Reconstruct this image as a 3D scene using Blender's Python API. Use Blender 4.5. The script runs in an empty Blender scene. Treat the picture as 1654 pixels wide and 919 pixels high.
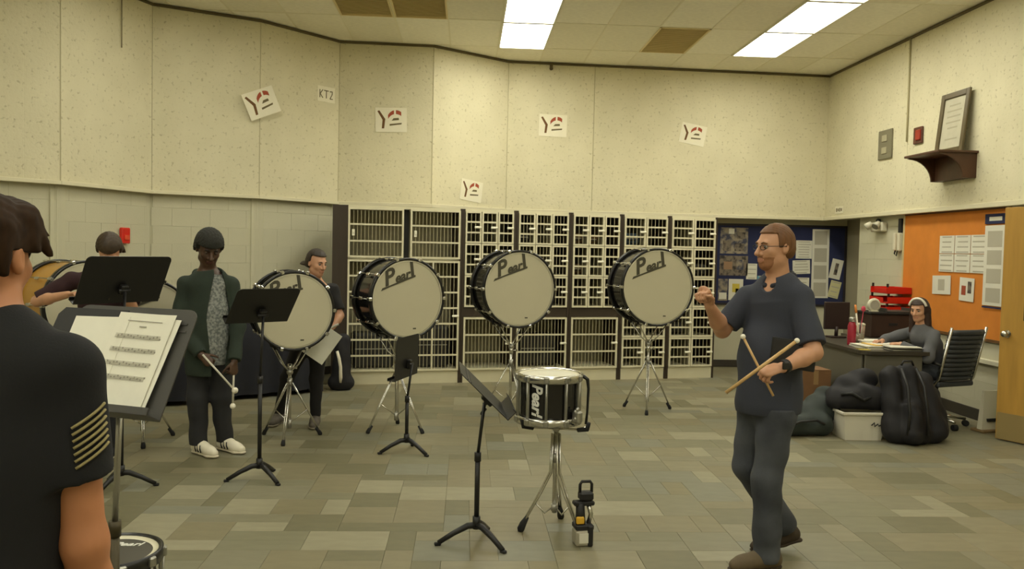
import bpy, math, random
import numpy as np
from mathutils import Vector, Matrix, noise

random.seed(7)
sc = bpy.context.scene
COL = sc.collection

# ------------------------------------------------------------------ camera
FPX, CAM_H = 1350.0, 1.64
YAW, PITCH, ROLL = math.radians(3.2), math.radians(2.35), math.radians(1.25)
fwd = Vector((math.sin(YAW) * math.cos(PITCH), math.cos(YAW) * math.cos(PITCH), -math.sin(PITCH)))
rgt0 = Vector((math.cos(YAW), -math.sin(YAW), 0))
up0 = rgt0.cross(fwd)
rgt = rgt0 * math.cos(ROLL) + up0 * math.sin(ROLL)
upv = up0 * math.cos(ROLL) - rgt0 * math.sin(ROLL)
cam_d = bpy.data.cameras.new('camera')
cam_d.sensor_width = 36.0
cam_d.lens = FPX / 1654.0 * 36.0
cam_d.clip_start = 0.05
cam = bpy.data.objects.new('camera', cam_d)
M3 = Matrix((rgt, upv, -fwd)).transposed()
cam.matrix_world = Matrix.Translation((0, 0, CAM_H)) @ M3.to_4x4()
COL.objects.link(cam)
sc.camera = cam

# ------------------------------------------------------------------ world, exposure
w = bpy.data.worlds.new('world')
sc.world = w
w.use_nodes = True
w.node_tree.nodes['Background'].inputs[0].default_value = (0.9, 0.85, 0.7, 1)
w.node_tree.nodes['Background'].inputs[1].default_value = 0.05
LAMP_STRENGTH = 7.4
LAMP_COLOR = (1.0, 0.985, 0.84, 1)
sc.view_settings.view_transform = 'Standard'
sc.view_settings.look = 'None'
sc.view_settings.gamma = 1.0
sc.view_settings.use_curve_mapping = False
sc.view_settings.exposure = 0.85


def srgb(r, g, b):
    def f(c):
        c = c / 255.0
        return c / 12.92 if c <= 0.04045 else ((c + 0.055) / 1.055) ** 2.4
    return (f(r), f(g), f(b), 1.0)


# ------------------------------------------------------------------ materials
MATS = {}


def mat(name, col, rough=0.6, metal=0.0, var=0.0, vscale=8.0, bump=0.0, bscale=60.0, col2=None, thr=None,
        emit=None, estr=0.0, alpha=None, spec=0.5, stretch=None):
    """Procedural principled material: base colour, noise variation towards col2, fine relief."""
    if name in MATS:
        return MATS[name]
    m = bpy.data.materials.new(name)
    m.use_nodes = True
    nt = m.node_tree
    b = nt.nodes['Principled BSDF']
    b.inputs['Roughness'].default_value = rough
    b.inputs['Metallic'].default_value = metal
    b.inputs['Specular IOR Level'].default_value = spec
    b.inputs['Base Color'].default_value = col
    tc = nt.nodes.new('ShaderNodeTexCoord')
    vec = tc.outputs['Object']
    if stretch:
        mp = nt.nodes.new('ShaderNodeMapping')
        mp.inputs['Scale'].default_value = stretch
        nt.links.new(vec, mp.inputs['Vector'])
        vec = mp.outputs['Vector']
    if var > 0 or col2:
        n = nt.nodes.new('ShaderNodeTexNoise')
        n.inputs['Scale'].default_value = vscale
        n.inputs['Detail'].default_value = 5
        nt.links.new(vec, n.inputs['Vector'])
        r = nt.nodes.new('ShaderNodeValToRGB')
        c2 = col2 or tuple(max(0, c * (1 - var)) for c in col[:3]) + (1,)
        lo, hi = thr or (0.3, 0.7)
        r.color_ramp.elements[0].position = lo
        r.color_ramp.elements[1].position = hi
        r.color_ramp.elements[0].color = c2
        r.color_ramp.elements[1].color = col
        nt.links.new(n.outputs['Fac'], r.inputs['Fac'])
        nt.links.new(r.outputs['Color'], b.inputs['Base Color'])
    if bump > 0:
        n2 = nt.nodes.new('ShaderNodeTexNoise')
        n2.inputs['Scale'].default_value = bscale
        n2.inputs['Detail'].default_value = 3
        nt.links.new(vec, n2.inputs['Vector'])
        bp = nt.nodes.new('ShaderNodeBump')
        bp.inputs['Strength'].default_value = bump
        bp.inputs['Distance'].default_value = 0.01
        nt.links.new(n2.outputs['Fac'], bp.inputs['Height'])
        nt.links.new(bp.outputs['Normal'], b.inputs['Normal'])
    if emit:
        b.inputs['Emission Color'].default_value = emit
        b.inputs['Emission Strength'].default_value = estr
    MATS[name] = m
    return m


def acoustic_mat(name, col, dark, joint=0.12):
    """Painted acoustic block: pitted speckle, soft blotches, faint shallow block joints."""
    m = bpy.data.materials.new(name)
    m.use_nodes = True
    nt = m.node_tree
    b = nt.nodes['Principled BSDF']
    b.inputs['Roughness'].default_value = 0.85
    b.inputs['Specular IOR Level'].default_value = 0.2
    tc = nt.nodes.new('ShaderNodeTexCoord')
    v = nt.nodes.new('ShaderNodeTexNoise')
    v.inputs['Scale'].default_value = 26
    v.inputs['Detail'].default_value = 4
    nt.links.new(tc.outputs['Object'], v.inputs['Vector'])
    r = nt.nodes.new('ShaderNodeValToRGB')
    r.color_ramp.elements[0].position = 0.31
    r.color_ramp.elements[1].position = 0.41
    r.color_ramp.elements[0].color = dark
    r.color_ramp.elements[1].color = col
    nt.links.new(v.outputs['Fac'], r.inputs['Fac'])
    n = nt.nodes.new('ShaderNodeTexNoise')
    n.inputs['Scale'].default_value = 2.2
    nt.links.new(tc.outputs['Object'], n.inputs['Vector'])
    r2 = nt.nodes.new('ShaderNodeValToRGB')
    r2.color_ramp.elements[0].position = 0.25
    r2.color_ramp.elements[1].position = 0.75
    r2.color_ramp.elements[0].color = (0.9, 0.9, 0.88, 1)
    r2.color_ramp.elements[1].color = (1, 1, 1, 1)
    nt.links.new(n.outputs['Fac'], r2.inputs['Fac'])
    mx = nt.nodes.new('ShaderNodeMixRGB')
    mx.blend_type = 'MULTIPLY'
    mx.inputs[0].default_value = 1
    nt.links.new(r.outputs['Color'], mx.inputs[1])
    nt.links.new(r2.outputs['Color'], mx.inputs[2])
    nt.links.new(mx.outputs['Color'], b.inputs['Base Color'])
    # shallow joints: brick pattern on (horizontal run, height)
    sx = nt.nodes.new('ShaderNodeSeparateXYZ')
    nt.links.new(tc.outputs['Object'], sx.inputs[0])
    cx = nt.nodes.new('ShaderNodeCombineXYZ')
    nt.links.new(sx.outputs['X'], cx.inputs['X'])
    nt.links.new(sx.outputs['Z'], cx.inputs['Y'])
    bk = nt.nodes.new('ShaderNodeTexBrick')
    bk.inputs['Scale'].default_value = 1.0
    bk.inputs['Brick Width'].default_value = 0.4
    bk.inputs['Row Height'].default_value = 0.4
    bk.inputs['Mortar Size'].default_value = 0.004
    bk.inputs['Mortar Smooth'].default_value = 0.6
    bk.offset = 0.0
    nt.links.new(cx.outputs[0], bk.inputs['Vector'])
    bp = nt.nodes.new('ShaderNodeBump')
    bp.inputs['Strength'].default_value = joint
    bp.inputs['Distance'].default_value = 0.01
    bp.invert = True
    nt.links.new(bk.outputs['Fac'], bp.inputs['Height'])
    bp2 = nt.nodes.new('ShaderNodeBump')
    bp2.inputs['Strength'].default_value = 0.35
    bp2.inputs['Distance'].default_value = 0.01
    nt.links.new(v.outputs['Fac'], bp2.inputs['Height'])
    nt.links.new(bp.outputs['Normal'], bp2.inputs['Normal'])
    nt.links.new(bp2.outputs['Normal'], b.inputs['Normal'])
    MATS[name] = m
    return m


# ------------------------------------------------------------------ mesh builder
def basis(d):
    d = Vector(d).normalized()
    a = Vector((0, 0, 1)) if abs(d.z) < 0.9 else Vector((1, 0, 0))
    u = d.cross(a).normalized()
    return u, d.cross(u).normalized()


class MB:
    def __init__(s):
        s.v, s.f, s.mi, s.sm = [], [], [], []

    def add(s, vs, fs, mi=0, sm=False):
        o = len(s.v)
        s.v += [tuple(p) for p in vs]
        for q in fs:
            s.f.append(tuple(i + o for i in q))
            s.mi.append(mi)
            s.sm.append(sm)
        return s

    def box(s, c, d, rz=0, R=None, mi=0, bev=0.0):
        x, y, z = d[0] / 2, d[1] / 2, d[2] / 2
        R = R or Matrix.Rotation(rz, 3, 'Z')
        c = Vector(c)
        if bev > 0:
            b = min(bev, x * .49, y * .49, z * .49)
            vs, idx = [], {}
            for sx in (-1, 1):
                for sy in (-1, 1):
                    for sz in (-1, 1):
                        for k, (dx, dy, dz) in enumerate(((b, b, 0), (b, 0, b), (0, b, b))):
                            idx[(sx, sy, sz, k)] = len(vs)
                            vs.append(c + R @ Vector((sx * (x - dx), sy * (y - dy), sz * (z - dz))))
            I = idx
            fs = []
            # k=0 : on z face, k=1: on y face, k=2: on x face
            for sx in (-1, 1):
                fs.append([I[(sx, -1, -1, 2)], I[(sx, 1, -1, 2)], I[(sx, 1, 1, 2)], I[(sx, -1, 1, 2)]][::sx])
            for sy in (-1, 1):
                fs.append([I[(-1, sy, -1, 1)], I[(1, sy, -1, 1)], I[(1, sy, 1, 1)], I[(-1, sy, 1, 1)]][::-sy])
            for sz in (-1, 1):
                fs.append([I[(-1, -1, sz, 0)], I[(1, -1, sz, 0)], I[(1, 1, sz, 0)], I[(-1, 1, sz, 0)]][::sz])
            for sx in (-1, 1):
                for sy in (-1, 1):
                    fs.append([I[(sx, sy, -1, 1)], I[(sx, sy, -1, 2)], I[(sx, sy, 1, 2)], I[(sx, sy, 1, 1)]][::-sx * sy])
                for sz in (-1, 1):
                    fs.append([I[(sx, -1, sz, 0)], I[(sx, -1, sz, 2)], I[(sx, 1, sz, 2)], I[(sx, 1, sz, 0)]][::-sx * sz])
            for sy in (-1, 1):
                for sz in (-1, 1):
                    fs.append([I[(-1, sy, sz, 0)], I[(-1, sy, sz, 1)], I[(1, sy, sz, 1)], I[(1, sy, sz, 0)]][::sy * sz])
            for sx in (-1, 1):
                for sy in (-1, 1):
                    for sz in (-1, 1):
                        fs.append([I[(sx, sy, sz, 0)], I[(sx, sy, sz, 1)], I[(sx, sy, sz, 2)]][::-sx * sy * sz])
            return s.add(vs, fs, mi)
        vs = [c + R @ Vector((i * x, j * y, k * z)) for k in (-1, 1) for j in (-1, 1) for i in (-1, 1)]
        fs = [(0, 2, 3, 1), (4, 5, 7, 6), (0, 1, 5, 4), (2, 6, 7, 3), (0, 4, 6, 2), (1, 3, 7, 5)]
        return s.add(vs, fs, mi)

    def tube(s, pts, r, n=10, cap=True, mi=0, closed=False):
        pts = [Vector(p) for p in pts]
        m = len(pts)
        rs = r if isinstance(r, (list, tuple)) else [r] * m
        vs, fs = [], []
        u = None
        for i, p in enumerate(pts):
            if closed:
                d = pts[(i + 1) % m] - pts[i - 1]
            else:
                d = (pts[min(i + 1, m - 1)] - pts[max(i - 1, 0)])
            d.normalize()
            if u is None:
                u, _ = basis(d)
            else:
                u = (u - d * u.dot(d))
                if u.length < 1e-6:
                    u, _ = basis(d)
                u.normalize()
            w_ = d.cross(u)
            for k in range(n):
                a = 2 * math.pi * k / n
                vs.append(p + (u * math.cos(a) + w_ * math.sin(a)) * rs[i])
        for i in range(m if closed else m - 1):
            j = (i + 1) % m
            for k in range(n):
                k2 = (k + 1) % n
                fs.append((i * n + k, i * n + k2, j * n + k2, j * n + k))
        s.add(vs, fs, mi, True)
        if cap and not closed:
            o = len(s.v) - len(vs)
            s.f.append(tuple(o + k for k in range(n))[::-1]); s.mi.append(mi); s.sm.append(False)
            s.f.append(tuple(o + (m - 1) * n + k for k in range(n))); s.mi.append(mi); s.sm.append(False)
        return s

    def lathe(s, prof, n=24, mi=0, M=None, smooth=True, closed=False):
        """prof: (r, z) pairs round the local z axis."""
        M = M or Matrix.Identity(4)
        vs, fs = [], []
        m = len(prof)
        for (r, z) in prof:
            for k in range(n):
                a = 2 * math.pi * k / n
                vs.append(M @ Vector((r * math.cos(a), r * math.sin(a), z)))
        for i in range(m if closed else m - 1):
            j = (i + 1) % m
            for k in range(n):
                k2 = (k + 1) % n
                fs.append((i * n + k, i * n + k2, j * n + k2, j * n + k))
        s.add(vs, fs, mi, smooth)
        return s

    def disc(s, r, z, n=32, M=None, mi=0, flip=False):
        M = M or Matrix.Identity(4)
        vs = [M @ Vector((r * math.cos(2 * math.pi * k / n), r * math.sin(2 * math.pi * k / n), z)) for k in range(n)]
        f = tuple(range(n))
        return s.add(vs, [f[::-1] if flip else f], mi)

    def prism(s, poly, h, M=None, mi=0):
        """poly: list of (x, y) counter-clockwise, extruded by h along local z."""
        M = M or Matrix.Identity(4)
        n = len(poly)
        vs = [M @ Vector((x, y, 0)) for x, y in poly] + [M @ Vector((x, y, h)) for x, y in poly]
        fs = [tuple(range(n))[::-1], tuple(range(n, 2 * n))]
        fs += [(i, (i + 1) % n, n + (i + 1) % n, n + i) for i in range(n)]
        return s.add(vs, fs, mi)

    def sphere(s, c, r, n=14, m=9, mi=0, R=None):
        rr = r if isinstance(r, (list, tuple)) else (r, r, r)
        R = R or Matrix.Identity(3)
        c = Vector(c)
        vs, fs = [], []
        for i in range(m + 1):
            t = math.pi * i / m
            for k in range(n):
                a = 2 * math.pi * k / n
                vs.append(c + R @ Vector((rr[0] * math.sin(t) * math.cos(a), rr[1] * math.sin(t) * math.sin(a), rr[2] * math.cos(t))))
        for i in range(m):
            for k in range(n):
                k2 = (k + 1) % n
                fs.append((i * n + k, (i + 1) * n + k, (i + 1) * n + k2, i * n + k2))
        return s.add(vs, fs, mi, True)

    def mesh(s, name, mats):
        me = bpy.data.meshes.new(name)
        me.from_pydata(s.v, [], s.f)
        for m in (mats if isinstance(mats, (list, tuple)) else [mats]):
            me.materials.append(m)
        me.polygons.foreach_set('material_index', s.mi)
        me.polygons.foreach_set('use_smooth', s.sm)
        me.validate()
        me.update()
        return me

    def build(s, name, mats, parent=None, loc=None, M=None):
        return link(name, s.mesh(name, mats), parent, loc, M)


def link(name, me, parent=None, loc=None, M=None):
    o = bpy.data.objects.new(name, me)
    COL.objects.link(o)
    if parent is not None:
        o.parent = parent
    if M is not None:
        o.matrix_basis = M
    elif loc is not None:
        o.location = loc
    return o


def tag(o, label, cat, group=None, kind=None):
    o['label'] = label
    o['category'] = cat
    if group:
        o['group'] = group
    if kind:
        o['kind'] = kind
    return o


def thing(name, label, cat, loc=(0, 0, 0), rz=0.0, group=None, M=None):
    o = bpy.data.objects.new(name, None)
    o.empty_display_size = 0.1
    COL.objects.link(o)
    if M is not None:
        o.matrix_basis = M
    else:
        o.location = loc
        o.rotation_euler = (0, 0, rz)
    return tag(o, label, cat, group)


def struct(o, label, cat):
    return tag(o, label, cat, kind='structure')


def copy_tree(root, loc, rz, label, group=None):
    r = root.copy()
    COL.objects.link(r)
    r.location = loc
    r.rotation_euler = (0, 0, rz)
    r['label'] = label
    if group:
        r['group'] = group
    for ch in list(root.children):
        c = ch.copy()
        COL.objects.link(c)
        c.parent = r
        for g in ch.children:
            d = g.copy()
            COL.objects.link(d)
            d.parent = c
    return r


def text_mesh(body, size, shear=0.0, extrude=0.0006, bold=0.0, align='CENTER'):
    cu = bpy.data.curves.new('lettering', 'FONT')
    cu.body = body
    cu.size = size
    cu.shear = shear
    cu.extrude = extrude
    cu.offset = bold
    cu.align_x = align
    cu.align_y = 'CENTER'
    cu.resolution_u = 3
    o = bpy.data.objects.new('lettering', cu)
    COL.objects.link(o)
    bpy.context.view_layer.update()
    dg = bpy.context.evaluated_depsgraph_get()
    me = bpy.data.meshes.new_from_object(o.evaluated_get(dg))
    bpy.data.objects.remove(o)
    bpy.data.curves.remove(cu)
    return me


def R3(M):
    return M.to_4x4()


def frame(o, x, z):
    """4x4 with origin o, local x axis x, local z axis z (y = z cross x)."""
    x = Vector(x).normalized()
    z = Vector(z).normalized()
    y = z.cross(x).normalized()
    x = y.cross(z).normalized()
    m = Matrix((x, y, z)).transposed().to_4x4()
    m.translation = Vector(o)
    return m


def project(p):
    d = Vector(p) - Vector((0, 0, CAM_H))
    z = d.dot(fwd)
    return (827 + FPX * d.dot(rgt) / z, 459.5 - FPX * d.dot(upv) / z, z) if z > 0.05 else (-9e9, -9e9, z)


# palette
BLACK = mat('matte_black', srgb(24, 23, 22), 0.55)
BLACKMETAL = mat('black_metal', srgb(30, 29, 28), 0.42, 0.2)
GREYMETAL = mat('dark_grey_metal', srgb(70, 68, 62), 0.5, 0.2, var=0.15, vscale=4)
CHROME = mat('chrome', srgb(205, 203, 195), 0.22, 1.0)
STEEL = mat('brushed_steel', srgb(170, 168, 158), 0.38, 0.9)
RUBBER = mat('rubber', srgb(22, 22, 22), 0.8)
PAPER = mat('paper', srgb(236, 233, 215), 0.8, var=0.05, vscale=14)
INK = mat('ink', srgb(70, 66, 58), 0.8)
CREAM = mat('cream_laminate', srgb(215, 208, 176), 0.5, var=0.06, vscale=5)
# ================================================================== ROOM
CZ = 4.25
WALL = acoustic_mat('acoustic_block_cream', srgb(222, 214, 182), srgb(192, 183, 150))
LOWER = mat('painted_block', srgb(201, 196, 168), 0.75, var=0.06, vscale=3, bump=0.12, bscale=90)
MORTAR = mat('mortar_paint', srgb(199, 194, 166), 0.9)
TRIMM = mat('cream_trim', srgb(222, 214, 182), 0.6, var=0.05)
DARKTRIM = mat('shadow_line_brown', srgb(96, 84, 52), 0.6, var=0.15)
BASEB = mat('dark_cove_base', srgb(62, 56, 46), 0.55, var=0.1)

# plan of the upper walls (room side), left to right
PL = [(-6.9, 5.2), (-4.72, 7.55), (-3.92, 8.33), (-3.47, 9.45), (-2.43, 9.97), (-1.65, 10.84), (-0.46, 10.90),
      (0.54, 11.64), (1.75, 11.70), (5.18, 11.87)]
TZ = 2.19


def wall_panel(parent, a, b, z0, z1, th, m, name='wall_panel', inset=0.0):
    a, b = Vector((a[0], a[1], 0)), Vector((b[0], b[1], 0))
    d = (b - a)
    L = d.length
    d.normalize()
    n = Vector((-d.y, d.x, 0))           # outward (away from the room) for left-to-right order
    M = frame(a + n * inset, d, (0, 0, 1))
    mb = MB().box((L / 2, th / 2, (z0 + z1) / 2), (L - 0.004, th, z1 - z0))
    return mb.build(name, m, parent, M=M), M, L


def block_wall(parent, a, b, z0, z1, inset, first=0.0):
    """Courses of single painted blocks, each slightly proud of the mortar behind."""
    a, b = Vector((a[0], a[1], 0)), Vector((b[0], b[1], 0))
    d = b - a
    L = d.length
    d.normalize()
    n = Vector((-d.y, d.x, 0))
    M = frame(a + n * inset, d, (0, 0, 1))
    MB().box((L / 2, 0.092, (z0 + z1) / 2), (L + 0.12, 0.16, z1 - z0)).build('mortar_bed', MORTAR, parent, M=M)
    MB().box((L, 0.012, (z0 + z1) / 2), (0.05, 0.026, z1 - z0)).build('corner_post', LOWER, parent, M=M)
    bl, bh = 0.405, 0.203
    z, row = z0, 0
    while z < z1 - 0.03:
        h = min(bh, z1 - z)
        x = -first - (bl / 2 if row % 2 else 0)
        while x < L - 0.01:
            x0, x1 = max(0, x), min(L, x + bl)
            if x1 - x0 > 0.03:
                key = (round(x1 - x0, 3), round(h, 3))
                if key not in BLOCKS:
                    BLOCKS[key] = MB().box((0, 0, 0), (x1 - x0 - 0.001, 0.03, h - 0.001), bev=0.0016).mesh('block', LOWER)
                link('block', BLOCKS[key], parent,
                     M=M @ Matrix.Translation(((x0 + x1) / 2, 0.014 + random.uniform(-0.001, 0.001), z + h / 2)))
            x += bl
        z += bh
        row += 1
    return M


BLOCKS = {}

# ---- upper walls, facet by facet
wl = bpy.data.objects.new('wall_left', None); COL.objects.link(wl)
struct(wl, 'faceted cream acoustic block wall on the left above painted block', 'wall')
for i in range(0, 5):
    wall_panel(wl, PL[i], PL[i + 1], TZ, CZ, 0.3, WALL)
for i in range(0, 5):
    if i == 0:
        wall_panel(wl, PL[i], PL[i + 1], 0, TZ, 0.2, LOWER, 'lower_panel', inset=0.05)
    else:
        block_wall(wl, PL[i], PL[i + 1], 0, TZ, 0.05, first=0.13 * i)

wb = bpy.data.objects.new('wall_back', None); COL.objects.link(wb)
struct(wb, 'faceted cream acoustic block wall at the back above the cabinets', 'wall')
for i in range(5, 9):
    wall_panel(wb, PL[i], PL[i + 1], TZ, CZ, 0.42, WALL)
wall_panel(wb, (-1.75, 10.95), (-0.3, 11.02), 0, TZ, 0.1, LOWER, 'lower_panel')
wall_panel(wb, (-0.35, 11.0), (0.6, 12.05), 0, TZ, 0.1, LOWER, 'lower_panel')
wall_panel(wb, (0.5, 12.05), (5.7, 12.05), 0, TZ, 0.1, LOWER, 'lower_panel')

wr = bpy.data.objects.new('wall_right', None); COL.objects.link(wr)
struct(wr, 'cream acoustic block wall on the right overhanging painted block', 'wall')
wall_panel(wr, (5.18, 12.2), (5.18, 9.66), TZ, CZ, 0.5, WALL)
wall_panel(wr, (5.18, 9.66), (5.18, 6.6), TZ, CZ, 0.5, WALL)
wall_panel(wr, (5.18, 6.6), (5.18, -3.2), TZ, CZ, 0.5, WALL)
block_wall(wr, (5.27, 10.93), (5.27, 6.62), 0, TZ, 0.0)
wall_panel(wr, (5.60, 12.1), (5.60, 10.93), 0, TZ, 0.1, mat('shaded_block_paint', srgb(150, 142, 118), 0.7), 'lower_panel')  # recess wall in a darker tone, painting the shade under the overhang
MB().box((5.44, 10.93 - 0.01, TZ / 2), (0.31, 0.02, TZ)).build('block_end', LOWER, wr)
wall_panel(wr, (5.27, 5.66), (5.27, -3.2), 0, TZ, 0.2, LOWER, 'lower_panel')
# walls behind the camera close the room
wx = bpy.data.objects.new('wall_front', None); COL.objects.link(wx)
struct(wx, 'painted block wall behind the viewer', 'wall')
wall_panel(wx, (5.6, -3.2), (-6.9, -3.2), 0, CZ, 0.2, LOWER)
wall_panel(wl, (-6.9, -3.2), (-6.9, 5.2), 0, CZ, 0.2, LOWER)

# corridor seen through the open door
wc = bpy.data.objects.new('wall_corridor', None); COL.objects.link(wc)
struct(wc, 'plain painted corridor wall beyond the open door', 'wall')
wall_panel(wc, (6.9, 8.2), (6.9, 4.0), 0, 2.6, 0.1, LOWER)
wall_panel(wc, (5.43, 8.2), (6.9, 8.2), 0, 2.6, 0.1, LOWER)
wall_panel(wc, (6.9, 4.0), (5.47, 4.0), 0, 2.6, 0.1, LOWER)
MB().box((6.25, 6.1, -0.03), (1.4, 4.3, 0.05)).build('corridor_floor', LOWER, wc)
MB().box((6.3, 6.1, 2.62), (1.3, 4.3, 0.05)).build('corridor_ceiling', LOWER, wc)

# ---- trim strips along the foot of the upper walls, brown angle painting the shadow line at the ceiling
def strip(name, label, pts, z0, z1, proud, m, inset=0.0):
    o = bpy.data.objects.new(name, None); COL.objects.link(o)
    struct(o, label, 'trim')
    for a, b in zip(pts, pts[1:]):
        a, b = Vector((*a, 0)), Vector((*b, 0))
        d = (b - a); L = d.length; d.normalize()
        n = Vector((-d.y, d.x, 0))
        M = frame(a + n * inset, d, (0, 0, 1))
        MB().box((L / 2, -proud / 2 + 0.01, (z0 + z1) / 2), (L + proud, proud + 0.02, z1 - z0), bev=0.004).build('trim_piece', m, o, M=M)
    return o


strip('trim_1', 'cream ledge trim running under the left upper wall', PL[:6], 2.175, 2.215, 0.035, TRIMM)
strip('trim_2', 'cream ledge trim running above the cabinets at the back', PL[5:], 2.165, 2.215, 0.03, TRIMM)
strip('trim_3', 'cream ledge trim running along the right upper wall', [(5.18, 11.87), (5.18, -3.2)], 2.165, 2.215, 0.03, TRIMM)
strip('trim_4', 'dark brown angle drawn for the shadow line where the walls meet the ceiling', PL + [(5.18, -3.2)], CZ - 0.03, CZ, 0.02, DARKTRIM)
strip('trim_5', 'vertical panel seam strip', [(0, 0), (0.001, 0)], -9, -8.99, 0.01, DARKTRIM) if False else None
strip('baseboard_left', 'dark cove base along the left wall', PL[:6], 0, 0.10, 0.012, BASEB, inset=0.05)
strip('baseboard_back', 'dark cove base under the blue board', [(3.2, 12.05), (5.6, 12.05)], 0, 0.10, 0.012, BASEB)
strip('baseboard_right', 'dark cove base along the right block wall', [(5.27, 10.93), (5.27, 6.62)], 0, 0.12, 0.012, BASEB)

# wall seams with a visible dark line (recessed joint strips on facet edges)
SEAM = mat('joint_shadow_paint', srgb(188, 179, 144), 0.9)
for (x, y) in PL[2:9]:
    if (x, y) in ((-3.47, 9.45),):
        continue
    p = wb if x > -1.7 else wl
    MB().box((x, y, (TZ + CZ) / 2), (0.009, 0.009, CZ - TZ - 0.05), rz=0.6).build('joint_strip', SEAM, p)

# ---- floor: mixed rectangular vinyl tiles, nearest 300 single, the rest one mass
FT = [mat('floor_tile_%s' % n, srgb(*c), 0.45, var=0.16, vscale=6, bump=0.03, bscale=160, stretch=(1, 2.6, 1))
      for n, c in (('sand', (137, 130, 104)), ('olive', (125, 121, 96)), ('grey', (127, 125, 106)), ('tan', (130, 122, 94)),
                   ('pale', (149, 143, 117)), ('moss', (116, 111, 85)), ('mid', (129, 124, 100)), ('warm', (133, 125, 98)))]
fl = MB().box((-0.65, 4.45, -0.06), (12.7, 15.5, 0.11)).build('floor', mat('floor_bed', srgb(128, 121, 95), 0.6, var=0.2, vscale=3))
struct(fl, 'patchwork vinyl tile floor in olive sand and grey', 'floor')
U = 0.1525
X0, X1, Y0, Y1 = -6.2, 5.6, 1.6, 12.1
nx, ny = int((X1 - X0) / U), int((Y1 - Y0) / U)
occ = np.zeros((nx, ny), bool)
tiles = []
rnd = random.Random(3)
SZ = [(2, 2)] * 7 + [(3, 2)] * 4 + [(2, 1)] * 6 + [(1, 2)] * 2 + [(3, 1)] * 4 + [(4, 1)] * 2 + [(2, 3)] * 1
for j in range(ny):
    for i in range(nx):
        if occ[i, j]:
            continue
        opts = SZ[:]
        rnd.shuffle(opts)
        opts.append((1, 1))
        for (a, b) in opts:
            if i + a <= nx and j + b <= ny and not occ[i:i + a, j:j + b].any():
                occ[i:i + a, j:j + b] = True
                tiles.append((X0 + (i + a / 2) * U, Y0 + (j + b / 2) * U, a, b, rnd.randrange(len(FT))))
                break


def seen(t):
    px, py, z = project((t[0], t[1], 0))
    return -60 < px < 1714 and 300 < py < 990


vis = sorted([t for t in tiles if seen(t)], key=lambda t: -(t[2] * t[3]) / (t[0] ** 2 + t[1] ** 2) ** 1.5)
near, nearset = vis[:300], set(id(t) for t in vis[:300])
TM = {}
for (x, y, a, b, c) in near:
    if (a, b, c) not in TM:
        TM[(a, b, c)] = MB().box((0, 0, 0), (a * U - 0.0016, b * U - 0.0016, 0.006), bev=0.0008).mesh('floor_tile', FT[c])
    link('floor_tile', TM[(a, b, c)], fl, loc=(x, y, -0.003))
mb = MB()
for t in tiles:
    if id(t) not in nearset:
        mb.box((t[0], t[1], -0.003), (t[2] * U - 0.0016, t[3] * U - 0.0016, 0.006), mi=t[4])
rest = mb.build('floor_tile_field', FT, fl)
rest['kind'] = 'stuff'

# ---- ceiling: lay-in tiles in a 0.61 x 1.22 grid
CT = [mat('ceiling_tile_%d' % i, srgb(*c), 0.9, var=0.08, vscale=20, bump=0.25, bscale=120)
      for i, c in enumerate(((244, 238, 216), (239, 233, 210), (248, 243, 223)))]
GRIDM = mat('ceiling_grid_paint', srgb(232, 225, 198), 0.6)
ce = MB().box((-0.65, 4.45, CZ + 0.16), (12.7, 15.5, 0.10)).build('ceiling', mat('plenum', srgb(120, 112, 90), 0.9))
struct(ce, 'suspended ceiling of cream lay-in tiles', 'ceiling')
GX = [-6.96 + 0.61 * i for i in range(21)]
GX = [-1.47 + 0.61 * i for i in range(-9, 12)]
GY = [10.88 + 1.22 - 1.22 * j for j in range(13)]
LIGHTS, VENTS = [], []
for i in range(len(GX) - 1):
    for j in range(len(GY) - 1):
        cx, cy = GX[i] + 0.305, GY[j] - 0.61
        key = round(GX[i], 2)
        if key in (0.36, 3.41) and (1 <= j <= 3 or (j > 3 and j % 2)):
            LIGHTS.append((cx, cy)); continue
        if key == -2.69 and j >= 3 and j % 2:  # unseen left row, brought forward to brighten the left side
            LIGHTS.append((cx, cy)); continue
        if key == -5.74 and j >= 6 and j % 2:
            LIGHTS.append((cx, cy)); continue
        if j == 2 and key in (-1.47, -0.86):
            VENTS.append((cx, cy)); continue
        if j == 1 and key == 2.19:
            VENTS.append((cx, cy)); continue
        k = rnd.randrange(3)
        nm = ('ct', k)
        if nm not in TM:
            TM[nm] = MB().box((0, 0, 0), (0.61 - 0.012, 1.22 - 0.012, 0.02), bev=0.004).mesh('ceiling_tile', CT[k])
        link('ceiling_tile', TM[nm], ce, loc=(cx, cy, CZ + 0.013 + 0.004 * rnd.random()))
mb = MB()
for x in GX:
    mb.box((x, 4.4, CZ + 0.012), (0.02, 15.2, 0.02))
for y in GY:
    mb.box((-0.8, y, CZ + 0.012), (12.3, 0.02, 0.02))
mb.build('ceiling_grid', GRIDM, ce)

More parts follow.
